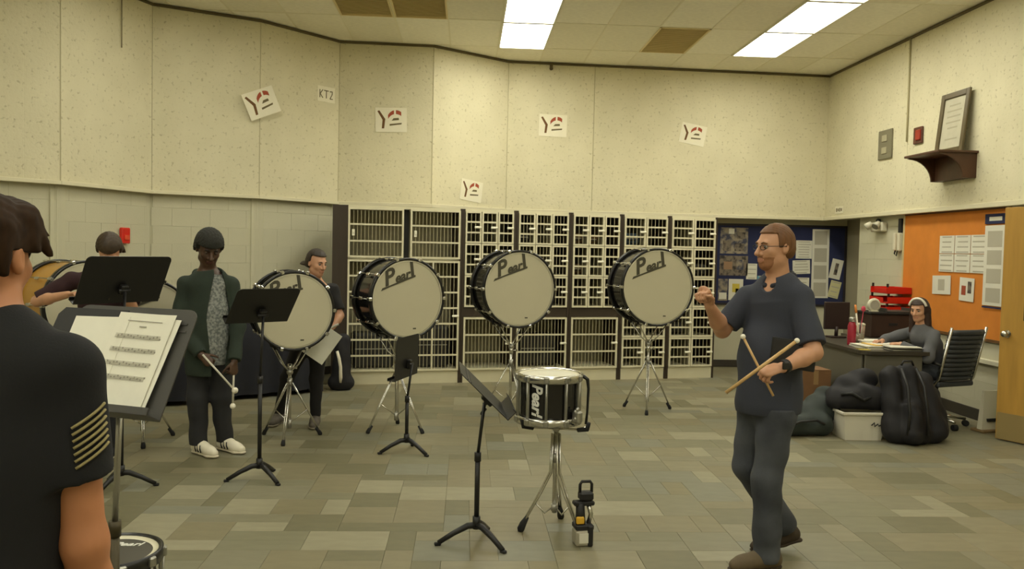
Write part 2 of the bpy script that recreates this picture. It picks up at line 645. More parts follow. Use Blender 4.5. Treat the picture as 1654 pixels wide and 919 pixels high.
# ---- fluorescent troffers
DIFF = mat('lit_diffuser', (1, 1, 1, 1), 0.5, emit=LAMP_COLOR, estr=LAMP_STRENGTH)
FRM = mat('white_troffer_frame', srgb(225, 220, 200), 0.5)
fm = MB()
for sx in (-1, 1):
    fm.box((sx * 0.292, 0, 0), (0.022, 1.206, 0.03))
for sy in (-1, 1):
    fm.box((0, sy * 0.592, 0), (0.562, 0.022, 0.03))
fme = fm.mesh('frame', FRM)
dme = MB().box((0, 0, 0.008), (0.562, 1.162, 0.012)).mesh('diffuser', DIFF)
hme = MB().box((0, 0, 0.07), (0.56, 1.16, 0.08)).mesh('housing', FRM)
cols = {0.36: 'middle row running over the snare drum', 3.41: 'right row running over the man'}
for (cx, cy) in LIGHTS:
    px, py, z = project((cx, cy + 0.6, CZ))
    k = round(cx - 0.305, 2)
    if k in cols and cy > 9.9:
        lb = 'far fluorescent ceiling light of the ' + cols[k]
    elif k in cols and cy > 8.6:
        lb = 'second fluorescent ceiling light from the back in the ' + cols[k]
    else:
        lb = 'unseen fluorescent ceiling light panel above and behind the viewer'
    t = thing('ceiling_light', lb, 'ceiling light', (cx, cy, CZ), 0, 'fluorescent ceiling lights')
    link('frame', fme, t); link('diffuser', dme, t); link('housing', hme, t)

# ---- ceiling vents
VM = mat('vent_slat', srgb(224, 206, 154), 0.7)
VB = mat('vent_dark', srgb(214, 196, 146), 0.9)
VL = {(-1): 'brown return-air ceiling grille, left one of the adjacent pair', 0: 'brown return-air ceiling grille, right one of the adjacent pair',
      1: 'single brown ceiling grille between the two light rows'}
for q, (cx, cy) in enumerate(sorted(VENTS)):
    t = thing('ceiling_vent', VL[q - 1], 'ceiling vent', (cx, cy, CZ), 0, 'ceiling grilles')
    MB().box((0, 0, 0.032), (0.58, 1.18, 0.012)).build('backing', VB, t)
    fr = MB()
    for sx in (-1, 1):
        fr.box((sx * 0.29, 0, 0.005), (0.02, 1.2, 0.02))
    for sy in (-1, 1):
        fr.box((0, sy * 0.59, 0.005), (0.6, 0.02, 0.02))
    fr.build('frame', VM, t)
    sm = MB().box((0, 0, 0), (0.56, 0.034, 0.006), R=Matrix.Rotation(0.5, 3, 'X')).mesh('slat', VM)
    for k in range(28):
        link('slat', sm, t, loc=(0, -0.567 + k * 0.042, 0.014))

# ---- open door by the right wall
OAK = mat('honey_oak', srgb(190, 146, 66), 0.45, var=0.2, vscale=3, stretch=(6, 6, 0.6))
dx, dy = 5.27 - 4.90, 6.62 - 7.36
ang = math.atan2(-dy, -dx)
dr = bpy.data.objects.new('door_1', None); COL.objects.link(dr)
dr.location = (5.27, 6.62, 0); dr.rotation_euler = (0, 0, ang)
struct(dr, 'open honey oak door with steel kick plate and round knob', 'door')
DWd = math.hypot(dx, dy)
MB().box((DWd / 2, 0, 1.07), (DWd, 0.045, 2.11), bev=0.003).build('door_leaf', OAK, dr)
for s_ in (-1, 1):
    MB().box((DWd / 2, s_ * 0.0235, 0.14), (DWd - 0.02, 0.002, 0.24)).build('kick_plate', mat('kick_plate_brass', srgb(168, 146, 96), 0.5, 0.4, var=0.15, vscale=2), dr)
    k = MB()
    k.tube([(DWd - 0.07, s_ * 0.02, 0.98), (DWd - 0.07, s_ * 0.06, 0.98)], 0.013, 12)
    k.sphere((DWd - 0.07, s_ * 0.075, 0.98), (0.03, 0.022, 0.03))
    k.tube([(DWd - 0.07, s_ * 0.0226, 0.98), (DWd - 0.07, s_ * 0.03, 0.98)], 0.034, 18)
    k.build('door_knob', CHROME, dr)
    MB().box((DWd - 0.27, s_ * 0.0236, 1.42), (0.13, 0.003, 0.62)).build('window_pane', mat('dark_glass', srgb(70, 64, 44), 0.1), dr)
fr = MB()
fr.box((5.30, 6.59, 1.095), (0.10, 0.06, 2.19)); fr.box((5.30, 5.69, 1.095), (0.10, 0.06, 2.19))
fr.build('door_frame', mat('door_frame_paint', srgb(120, 104, 70), 0.6), wr)
# ================================================================== INSTRUMENT CABINETS
CA, CANG = Vector((-1.39, 9.95, 0)), math.atan2(0.96, 4.69)
CARC = mat('dark_brown_carcass', srgb(58, 46, 32), 0.55, var=0.2, vscale=3, stretch=(4, 4, 0.6))
INNER = mat('cabinet_inner', srgb(150, 143, 114), 0.7, var=0.1)
WIRE = mat('cream_wire', srgb(178, 170, 136), 0.5)
DFRAME = mat('cream_door_frame', srgb(222, 215, 184), 0.45, var=0.05)
LATCH = mat('white_latch', srgb(242, 238, 216), 0.35)
CDEP = 0.56


def door(parent, u0, u1, z0, z1, vstep, rails, latch='right', fw=0.022, split=None):
    """wire grille door: frame > grille wires, rails, latch (front is local -y)"""
    d = MB()
    w_, h_ = u1 - u0, z1 - z0
    d.box((u0 + fw / 2, 0, (z0 + z1) / 2), (fw, 0.022, h_)).box((u1 - fw / 2, 0, (z0 + z1) / 2), (fw, 0.022, h_))
    d.box(((u0 + u1) / 2, 0, z0 + fw / 2), (w_ - 2 * fw, 0.022, fw)).box(((u0 + u1) / 2, 0, z1 - fw / 2), (w_ - 2 * fw, 0.022, fw))
    if split:
        d.box((split, 0, (z0 + z1) / 2), (fw * 0.8, 0.018, h_ - 2 * fw))
    o = d.build('door', DFRAME, parent)
    g = MB()
    n = max(2, int(round((w_ - 2 * fw) / vstep)))
    for k in range(1, n):
        x = u0 + fw + (w_ - 2 * fw) * k / n
        g.box((x, 0.004, (z0 + z1) / 2), (0.006, 0.006, h_ - 2 * fw))
    gg = g.build('wire_grille', WIRE, o)
    gg['kind'] = 'stuff'
    for k in range(1, rails):
        z = z0 + h_ * k / rails
        MB().box(((u0 + u1) / 2, -0.003, z), (w_ - 2 * fw, 0.010, 0.020)).build('rail', DFRAME, o)
    if latch:
        lx = u1 - 0.045 if latch == 'right' else u0 + 0.06
        zc = (z0 + z1) / 2
        if latch == 'right':
            MB().box((lx, -0.02, zc), (0.085, 0.022, 0.026), bev=0.006).build('latch', LATCH, o)
        else:
            lm = MB().box((lx, -0.014, zc), (0.032, 0.012, 0.075), bev=0.005)
            lm.box((lx, -0.024, zc + 0.01), (0.02, 0.012, 0.03), bev=0.004)
            lm.build('latch', LATCH, o)
    return o


def cabinet(label, u0, u1, side=0.028):
    base = CA + Vector((math.cos(CANG), math.sin(CANG), 0)) * u0
    t = thing('instrument_cabinet', label, 'cabinet', base, CANG, 'wire-door instrument cabinets along the back wall')
    W = u1 - u0
    H = 2.13
    MB().box((-side / 2, CDEP / 2 + 0.004, H / 2), (side, CDEP, H)).build('side_panel', CARC, t)
    MB().box((W + side / 2, CDEP / 2 + 0.004, H / 2), (side, CDEP, H)).build('side_panel', CARC, t)
    MB().box((W / 2, CDEP - 0.005, H / 2), (W, 0.015, H)).build('back_panel', INNER, t)
    MB().box((W / 2, CDEP / 2, H - 0.014), (W, CDEP - 0.03, 0.028)).build('top_panel', CREAM, t)
    MB().box((W / 2, 0.02, 0.075), (W, 0.02, 0.15)).build('plinth', CREAM, t)
    return t, W


def shelf(t, W, z, m=None, dep=CDEP - 0.06, x0=0.0, x1=None):
    x1 = W if x1 is None else x1
    MB().box(((x0 + x1) / 2, CDEP / 2 + 0.01, z), (x1 - x0, dep, 0.022)).build('shelf', m or CREAM, t)


# wide cabinet at the left
t, W = cabinet('widest wire-front cabinet, at the left end behind the first bass drums', 0.0, 1.345)
shelf(t, W, 0.16); shelf(t, W, 1.5)
door(t, 0.0, 0.655, 1.515, 2.105, 0.045, 3, 'left')
door(t, 0.735, 1.345, 1.515, 2.105, 0.045, 3, 'left')
MB().box((0.695, 0.12, 1.81), (0.078, 0.02, 0.60)).build('filler_strip', BLACK, t)
door(t, 0.0, 1.345, 0.155, 1.49, 0.045, 7, 'right', split=1.02)
MB().box((-0.028 - 0.075, 0.02, 1.065), (0.15, 0.03, 2.13)).build('end_panel', CARC, t)

names = ['cabinet with nine small wire doors, just right of the widest one', 'cabinet with nine small wire doors, behind the third bass drum',
         'cabinet with nine small wire doors, left of the fourth bass drum']
for lb, (u0, u1) in zip(names, ((1.405, 2.02), (2.08, 2.735), (2.795, 3.425))):
    t, W = cabinet(lb, u0, u1)
    shelf(t, W, 0.16); shelf(t, W, 0.80)
    MB().box((W / 2, 0.03, 0.868), (W, 0.04, 0.112)).build('brown_band', CARC, t)
    door(t, 0, W, 0.155, 0.805, 0.045, 3, 'right')
    for c in range(3):
        a, b = W * c / 3, W * (c + 1) / 3
        if c:
            MB().box((a, CDEP / 2 + 0.03, 1.515), (0.014, CDEP - 0.08, 1.17)).build('divider', INNER, t)
        for r in range(3):
            z0 = 0.93 + r * 0.392
            if c == 0:
                shelf(t, W, z0 + 0.012, INNER)
            door(t, a + 0.004, b - 0.004, z0 + 0.003, z0 + 0.389, 0.048, 3, 'right', fw=0.02)
for lb, (u0, u1) in zip(('cabinet with ten small wire doors, behind the fourth bass drum', 'cabinet with ten small wire doors, at the right end beside the blue board'),
                        ((3.485, 4.09), (4.15, 4.78))):
    t, W = cabinet(lb, u0, u1)
    shelf(t, W, 0.155)
    MB().box((W / 2, CDEP / 2 + 0.03, 1.12), (0.014, CDEP - 0.08, 1.93)).build('divider', INNER, t)
    for c in range(2):
        a, b = W * c / 2, W * (c + 1) / 2
        for r in range(5):
            z0 = 0.155 + r * 0.39
            if c == 0 and r:
                shelf(t, W, z0 + 0.012, INNER)
            door(t, a + 0.004, b - 0.004, z0 + 0.003, z0 + 0.387, 0.052, 3, 'right', fw=0.022)

# instrument cases and cloths seen through the wires
def in_cab(u, d, z):
    c, s_ = math.cos(CANG), math.sin(CANG)
    return Vector((CA.x + c * u - s_ * d, CA.y + s_ * u + c * d, z))


def case(u, z, w_, h_, m, lb):
    o = MB().box((0, 0, h_ / 2), (w_, 0.34, h_), bev=0.03).build('instrument_case', m, M=Matrix.Translation(in_cab(u, 0.3, z)) @ Matrix.Rotation(CANG, 4, 'Z'))
    # lid seam and handle
    MB().box((0, -0.172, h_ * 0.55), (w_ - 0.06, 0.006, 0.012)).build('lid_seam', STEEL, o)
    MB().tube([(-0.05, -0.168, h_ * 0.42), (-0.04, -0.19, h_ * 0.38), (0.04, -0.19, h_ * 0.38), (0.05, -0.168, h_ * 0.42)], 0.008, 6).build('handle', BLACK, o)
    return tag(o, lb, 'instrument case', 'cases stored in the wire cabinets')


CB = mat('case_black', srgb(44, 42, 38), 0.6, var=0.2)
CBL = mat('case_blue', srgb(64, 84, 104), 0.6, var=0.2)
CBR = mat('case_brown', srgb(104, 78, 46), 0.6, var=0.2)
case(3.64, 1.745, 0.24, 0.15, CBL, 'blue case in the top left cubby of the cabinet behind the fourth bass drum')
case(0.33, 0.18, 0.5, 0.42, CB, 'black case low in the left half of the widest cabinet')
case(1.0, 0.18, 0.52, 0.5, CB, 'black case low in the right half of the widest cabinet')
case(2.90, 1.742, 0.17, 0.13, CBR, 'brown case in the top left cubby of the cabinet left of the fourth bass drum')
case(3.10, 1.742, 0.17, 0.11, CBR, 'brown case in the top middle cubby of the cabinet left of the fourth bass drum')
case(2.90, 1.35, 0.17, 0.13, CBR, 'brown case in the middle left cubby of the cabinet left of the fourth bass drum')
case(4.3, 0.57, 0.24, 0.16, CB, 'black case low in the cabinet beside the blue board')
case(4.62, 1.35, 0.24, 0.16, CB, 'black case halfway up the cabinet beside the blue board')
case(2.19, 1.742, 0.16, 0.12, CB, 'black case in the top left cubby of the cabinet behind the third bass drum')
case(2.4, 0.18, 0.5, 0.4, CB, 'black case behind the lower door of the cabinet behind the third bass drum')
# ================================================================== DRUMS AND STANDS
SHELL_B = mat('black_gloss_shell', srgb(26, 24, 22), 0.12, 0.0, spec=0.6)
SHELL_T = mat('amber_shell', srgb(196, 146, 62), 0.25, 0.0, var=0.15, vscale=3)
HEADM = mat('drum_head_film', srgb(198, 191, 163), 0.45, var=0.05, vscale=3)
HOOPM = mat('black_hoop', srgb(22, 21, 20), 0.3)
RINGM = mat('pale_flesh_hoop', srgb(214, 208, 182), 0.4)
LOGOD = mat('logo_dark', srgb(70, 66, 50), 0.6)
LOGOW = mat('logo_pale', srgb(226, 224, 214), 0.5)


def logo_mesh(rad):
    """script-like word mark: big looped P, small letters, tall l, swash under it"""
    key = round(rad, 3)
    if key in LOGOS:
        return LOGOS[key]
    mb = MB()

    def put(txt, size, x, y, sh, bold):
        me_ = text_mesh(txt, size, shear=sh, bold=bold, align='LEFT')
        mb.add([(v.co.x + x, v.co.y + y, v.co.z) for v in me_.vertices], [tuple(p.vertices) for p in me_.polygons])
    r = rad
    put('P', 0.56 * r, -0.42 * r, 0.09 * r, 0.30, 0.016 * r)
    put('ear', 0.33 * r, -0.12 * r, 0.0, 0.35, 0.012 * r)
    put('l', 0.56 * r, 0.33 * r, 0.09 * r, 0.20, 0.018 * r)
    mb.prism([(-0.56 * r, -0.16 * r), (-0.30 * r, -0.14 * r), (0.46 * r, -0.125 * r), (0.47 * r, -0.075 * r), (-0.30 * r, -0.10 * r), (-0.50 * r, -0.10 * r)], 0.0012)
    LOGOS[key] = mb.mesh('lettering', LOGOD)
    return LOGOS[key]


LOGOS = {}


def bass_drum(name, label, c, rad, depth, face, shell=SHELL_B, logo=True, group='bass drums on chrome stands'):
    """drum with horizontal axis; face = yaw of the front head normal (world xy)"""
    n = Vector((math.cos(face), math.sin(face), 0))
    x = Vector((-n.y, n.x, 0))            # viewer's right when looking at the head
    M = Matrix((x, Vector((0, 0, 1)), n)).transposed().to_4x4()
    M.translation = Vector(c)
    t = thing(name, label, 'bass drum', group=group, M=M)
    h = depth / 2
    MB().lathe([(rad - 0.012, -h + 0.01), (rad - 0.012, h - 0.01)], 48).build('shell', shell, t)
    for s_ in (-1, 1):
        z = s_ * h
        hp = [(rad + 0.014, z - 0.026), (rad + 0.014, z + 0.022), (rad - 0.006, z + 0.024), (rad - 0.006, z - 0.026)]
        MB().lathe(hp, 48, closed=True).build('hoop', HOOPM, t)
        hd = MB().disc(rad - 0.02, z + s_ * 0.014, 48, flip=s_ < 0)
        hd.lathe([(rad - 0.02, z + s_ * 0.014), (rad - 0.008, z)], 48)
        head = hd.build('drum_head', HEADM, t)
        MB().lathe([(rad - 0.018, z + s_ * 0.0185), (rad - 0.007, z + s_ * 0.0185), (rad - 0.007, z + s_ * 0.008)], 48).build('flesh_ring', RINGM, head)
        if s_ > 0 and logo:
            LM = Matrix.Translation((-0.27 * rad, rad * 0.53, z + 0.0165)) @ Matrix.Rotation(0.33, 4, 'Z')
            wm = logo_mesh(rad)
            link('lettering', wm, head, M=LM)
            MB().box((0.2 * rad, -0.76 * rad, z + 0.0148), (0.03, 0.012, 0.001)).build('maker_mark', LOGOD, head)
    lug = MB()
    lug.box((0, 0, 0), (0.026, 0.02, 0.055), bev=0.006)
    lug.tube([(0, 0.008, -h - 0.02), (0, 0.008, h + 0.02)], 0.0042, 6)
    for s_ in (-1, 1):
        lug.box((0, 0.0, s_ * (h + 0.004)), (0.03, 0.03, 0.052), bev=0.005)
    lm = lug.mesh('lug', CHROME)
    for k in range(10):
        a = 2 * math.pi * (k + 0.5) / 10
        link('lug', lm, t, M=Matrix.Rotation(a, 4, 'Z') @ Matrix.Translation((0, rad + 0.012, 0)))
    MB().lathe([(0.0, 0.0), (0.016, 0.0), (0.016, 0.006), (0.0, 0.006)], 14,
               M=Matrix.Rotation(0.9, 4, 'Z') @ Matrix.Translation((-rad + 0.012, 0, 0)) @ Matrix.Rotation(-math.pi / 2, 4, 'Y')).build('air_vent_badge', CHROME, t)
    return t


def leg_set(t, R_, zj, r0, nlegs, a0, foot=True, mcol=CHROME):
    for k in range(nlegs):
        a = a0 + 2 * math.pi * k / nlegs
        e = Vector((math.cos(a), math.sin(a), 0))
        sd = Vector((-e.y, e.x, 0))
        p0, p1 = e * r0 + Vector((0, 0, zj)), e * R_ + Vector((0, 0, 0.035))
        L = MB()
        for s_ in (-1, 1):
            L.tube([p0 + sd * s_ * 0.010, p0.lerp(p1, 0.6) + sd * s_ * 0.008, p1 + sd * s_ * 0.004], 0.006, 8)
        o = L.build('leg', mcol, t)
        MB().tube([e * (R_ - 0.035) + Vector((0, 0, 0.065)), e * (R_ - 0.005) + Vector((0, 0, 0.032)), e * (R_ + 0.006) + Vector((0, 0, 0.012)), e * (R_ + 0.008) + Vector((0, 0, 0.0))],
                  [0.010, 0.017, 0.019, 0.015], 10).build('rubber_foot', RUBBER, o)
        MB().tube([Vector((0, 0, 0.14)) + e * 0.012, p0.lerp(p1, 0.55)], 0.0045, 6).build('brace', mcol, t)


def drum_stand(label, loc, ztop, a0, rad, face, group='chrome bass drum stands', R_=0.27):
    t = thing('drum_stand', label, 'drum stand', loc, 0, group)
    zj = min(0.52, ztop * 0.62)
    MB().tube([(0, 0, 0.10), (0, 0, ztop - 0.22)], 0.0135, 12).build('lower_tube', CHROME, t)
    MB().tube([(0, 0, zj - 0.03), (0, 0, zj + 0.04)], 0.022, 12).build('leg_collar', STEEL, t)
    kn = MB().tube([(0, 0, zj + 0.10), (0, 0, zj + 0.16)], 0.02, 12)
    kn.tube([(0.015, 0, zj + 0.13), (0.05, 0, zj + 0.13)], 0.006, 6)
    kn.box((0.055, 0, zj + 0.13), (0.012, 0.04, 0.02), bev=0.004)
    kn.build('height_clamp', CHROME, t)
    MB().tube([(0, 0, 0.09), (0, 0, 0.16)], 0.018, 10).build('brace_collar', STEEL, t)
    leg_set(t, R_, zj, 0.02, 3, a0)
    # cradle: four padded arms rising to the shell
    MB().sphere((0, 0, ztop - 0.20), 0.028).build('cradle_hub', STEEL, t)
    n = Vector((math.cos(face), math.sin(face), 0))
    x = Vector((-n.y, n.x, 0))
    for sx in (-1, 1):
        for sn in (-1, 1):
            th = 0.42
            rr = rad + 0.006
            pe = x * sx * math.sin(th) * rr + n * sn * 0.10 + Vector((0, 0, ztop + rad - math.cos(th) * rr))
            ar = MB().tube([(0, 0, ztop - 0.20), x * sx * 0.06 + n * sn * 0.06 + Vector((0, 0, ztop - 0.13)), pe], 0.007, 8)
            a_ = ar.build('cradle_arm', CHROME, t)
            MB().tube([pe - Vector((0, 0, 0.015)), pe + (x * sx * 0.4 + Vector((0, 0, 1))) * 0.03], 0.012, 8).build('rubber_pad', RUBBER, a_)
    return t


# (label bits, plan x, y, centre height, radius, depth, facing)
BD = [('black bass drum half hidden by the girl in black and the tilted music stand', 'chrome drum stand under the bass drum beside the girl in black', -1.44, 7.08, 1.10, 0.318, 0.36, 0.17, 0.55),
      ('black bass drum in front of the widest cabinet, music stand below it', 'chrome drum stand behind the edge-on music stand', -0.52, 7.44, 1.195, 0.345, 0.36, 0.45, 1.6),
      ('black bass drum above the snare drum, in front of the small wire doors', 'chrome drum stand behind the snare drum', 0.53, 8.17, 1.265, 0.365, 0.36, 0.37, 1.0),
      ('black bass drum nearest the raised fist of the man', 'chrome drum stand standing alone left of the man', 1.99, 8.52, 1.295, 0.385, 0.36, 0.42, 0.3),
      ('black bass drum half hidden behind the black music stand at left', 'chrome drum stand behind the foreground music stand', -2.575, 6.93, 1.02, 0.305, 0.34, 0.35, 0.9)]
for (lb, ls, x, y, z, r, dp, tw, a0) in BD:
    x -= 0.5 * dp * math.sin(tw) * 0.98
    y += 0.06
    face = math.atan2(-y, -x) + tw          # towards the viewer, turned to the viewer's right
    bass_drum('bass_drum', lb, (x, y, z), r, dp, face)
    drum_stand(ls, (x, y, 0), z - r - 0.014, a0, r + 0.014, face)
fa = math.atan2(-7.46, 3.41) + 0.5
bass_drum('bass_drum', 'amber-shelled bass drum at far left beside the boy', (-3.41, 7.46, 1.10), 0.36, 0.42, fa, shell=SHELL_T, logo=False)
drum_stand('chrome drum stand under the amber bass drum', (-3.41, 7.46, 0), 1.10 - 0.374, 0.4, 0.374, fa)


# ---------------------------------------------------------------- snare drums on tripod stands
def snare(label, loc, z0, z1, rad, rz, head_m, n=10, logo=True, hoop=CHROME, group='marching snare drums'):
    t = thing('snare_drum', label, 'snare drum', (loc[0], loc[1], z0), rz, group)
    H = z1 - z0
    MB().lathe([(rad - 0.014, 0.02), (rad - 0.014, H - 0.02)], 48).build('shell', SHELL_B, t)
    for z, s_ in ((0.0, -1), (H, 1)):
        zc = z - s_ * 0.02
        MB().lathe([(rad + 0.004, zc - 0.022), (rad + 0.010, zc - 0.022), (rad + 0.010, zc + 0.022), (rad + 0.002, zc + 0.024), (rad - 0.006, zc + 0.018), (rad - 0.006, zc - 0.018)],
                   48, closed=True).build('hoop', hoop, t)
        hd = MB().disc(rad - 0.01, z - s_ * 0.012, 48, flip=s_ < 0).build('drum_head', head_m, t)
        if s_ > 0:
            MB().lathe([(rad - 0.026, z - 0.0105), (rad - 0.012, z - 0.0105), (rad - 0.007, z - 0.004)], 48).build('flesh_ring', RINGM, hd)
    rod = MB().tube([(0, 0, 0.01), (0, 0, H - 0.005)], 0.006, 8)
    rod.box((0.0, -0.008, H * 0.5), (0.016, 0.014, H * 0.80), bev=0.005)
    rod.box((0, 0.002, H - 0.02), (0.03, 0.022, 0.036), bev=0.005).box((0, 0.002, 0.02), (0.03, 0.022, 0.036), bev=0.005)
    rm = rod.mesh('tension_rod', STEEL)
    for k in range(n):
        a = 2 * math.pi * (k + 0.5) / n
        link('tension_rod', rm, t, M=Matrix.Rotation(a, 4, 'Z') @ Matrix.Translation((0, rad + 0.008, 0)))
    return t


SN = (0.505, 4.88)
s1 = snare('black marching snare drum with chrome rods on a tripod in the middle', SN, 0.635, 0.925, 0.184, math.radians(8), mat('snare_head', srgb(205, 200, 178), 0.4))
# vertical lettering on the shell, facing the viewer
me = text_mesh('Pearl', 0.090, shear=0.25, bold=0.0028)
me.materials.append(LOGOW)
vv = [v.co.copy() for v in me.vertices]
rr = 0.184 - 0.0115
a_c = math.atan2(-SN[1], -SN[0]) - math.radians(8) - 0.42
for v in me.vertices:
    lx, ly, lz = v.co
    # text runs downwards: text x -> -z, text y -> around the shell
    a = a_c + ly / rr
    v.co = ((rr + lz) * math.cos(a), (rr + lz) * math.sin(a), 0.152 - lx)
link('lettering', me, s1)
# strainer and side rail on the right
th = MB()
a_s = math.atan2(-SN[1], -SN[0]) - math.radians(8) + 0.95
e = Vector((math.cos(a_s), math.sin(a_s), 0))
for k in range(7):
    th.sphere(e * 0.20 + Vector((0.012 * math.sin(k * 2.1), 0.014 * math.cos(k * 1.7), 0.02 + 0.013 * k)), 0.014, 8, 6)
th.box(e * 0.205 + Vector((0, 0, 0.055)), (0.05, 0.05, 0.07), rz=a_s, bev=0.01)
th.build('snare_strainer', STEEL, s1)
a_r = a_s + 0.62
e = Vector((math.cos(a_r), math.sin(a_r), 0))
MB().tube([e * 0.198 + Vector((0, 0, 0.275)), e * 0.225 + Vector((0, 0, 0.255)), e * 0.232 + Vector((0, 0, 0.2)), e * 0.228 + Vector((0, 0, 0.06)), e * 0.222 + Vector((0, 0, -0.01))],
          [0.012, 0.011, 0.008, 0.007, 0.009], 8).build('carrier_rail', BLACKMETAL, s1)

t = thing('snare_stand', 'chrome tripod snare stand under the black marching snare in the middle', 'drum stand', (SN[0] + 0.045, SN[1] - 0.03, 0), 0)
MB().tube([(0, 0, 0.10), (0, 0, 0.58)], 0.014, 12).build('lower_tube', CHROME, t)
MB().tube([(0, 0, 0.40), (0, 0, 0.455)], 0.022, 12).build('leg_collar', STEEL, t)
MB().tube([(0, 0, 0.11), (0, 0, 0.15)], 0.02, 12).build('brace_collar', STEEL, t)
for k, a in enumerate((math.radians(192), math.radians(310), math.radians(72))):
    e = Vector((math.cos(a), math.sin(a), 0)); sd = Vector((-e.y, e.x, 0))
    L = MB()
    for s_ in (-1, 1):
        L.tube([e * 0.02 + sd * s_ * 0.012 + Vector((0, 0, 0.57)), e * 0.028 + sd * s_ * 0.012 + Vector((0, 0, 0.34)), e * 0.09 + sd * s_ * 0.01 + Vector((0, 0, 0.22)), e * 0.19 + sd * s_ * 0.006 + Vector((0, 0, 0.05))], 0.0068, 8)
    o = L.build('leg', CHROME, t)
    MB().tube([e * 0.165 + Vector((0, 0, 0.085)), e * 0.19 + Vector((0, 0, 0.045)), e * 0.203 + Vector((0, 0, 0.015)), e * 0.205 + Vector((0, 0, 0))], [0.012, 0.02, 0.022, 0.016], 10).build('rubber_foot', RUBBER, o)
    MB().tube([e * 0.015 + Vector((0, 0, 0.13)), e * 0.06 + Vector((0, 0, 0.10)), e * 0.12 + Vector((0, 0, 0.165))], 0.005, 6).build('brace', CHROME, t)
tl = MB().sphere((0, 0, 0.60), 0.024)
tl.build('basket_hub', STEEL, t)
for k, a in enumerate((math.radians(200), math.radians(320), math.radians(80))):
    e = Vector((math.cos(a), math.sin(a), 0))
    o = MB().tube([(0, 0, 0.60), e * 0.08 + Vector((0, 0, 0.608)), e * 0.165 + Vector((0, 0, 0.615)), e * 0.205 + Vector((0, 0, 0.635))], 0.007, 8).build('basket_arm', CHROME, t)
    MB().tube([e * 0.15 + Vector((0, 0, 0.612)), e * 0.212 + Vector((0, 0, 0.626)), e * 0.222 + Vector((0, 0, 0.665))], [0.013, 0.015, 0.012], 8).build('rubber_grip', RUBBER, o)

# foreground snare, lower left corner
FG = (-1.245, 3.0)
DARKHEAD = mat('dark_drum_head', srgb(62, 58, 46), 0.4, var=0.1)
s2 = snare('black-headed snare drum with white rim at the lower left corner', FG, 0.29, 0.545, 0.17, 0.3, DARKHEAD, hoop=HOOPM)
me = text_mesh('Pearl', 0.05, shear=0.25, bold=0.001)
me.materials.append(LOGOW)
link('lettering', me, s2, M=Matrix.Rotation(-0.3, 4, 'Z') @ Matrix.Translation((0.03, 0.09, 0.244)))
t = thing('snare_stand', 'chrome low tripod stand under the black-headed snare drum', 'drum stand', (FG[0], FG[1], 0), 0.4)
MB().tube([(0, 0, 0.06), (0, 0, 0.25)], 0.014, 12).build('lower_tube', CHROME, t)
for k in range(3):
    a = 2.094 * k
    e = Vector((math.cos(a), math.sin(a), 0))
    o = MB().tube([e * 0.015 + Vector((0, 0, 0.2)), e * 0.2 + Vector((0, 0, 0.03))], 0.008, 8).build('leg', CHROME, t)
    MB().tube([e * 0.19 + Vector((0, 0, 0.045)), e * 0.208 + Vector((0, 0, 0.0))], 0.016, 10).build('rubber_foot', RUBBER, o)
    MB().tube([(0, 0, 0.25), e * 0.14 + Vector((0, 0, 0.265)), e * 0.187 + Vector((0, 0, 0.292))], 0.007, 8).build('basket_arm', CHROME, t)


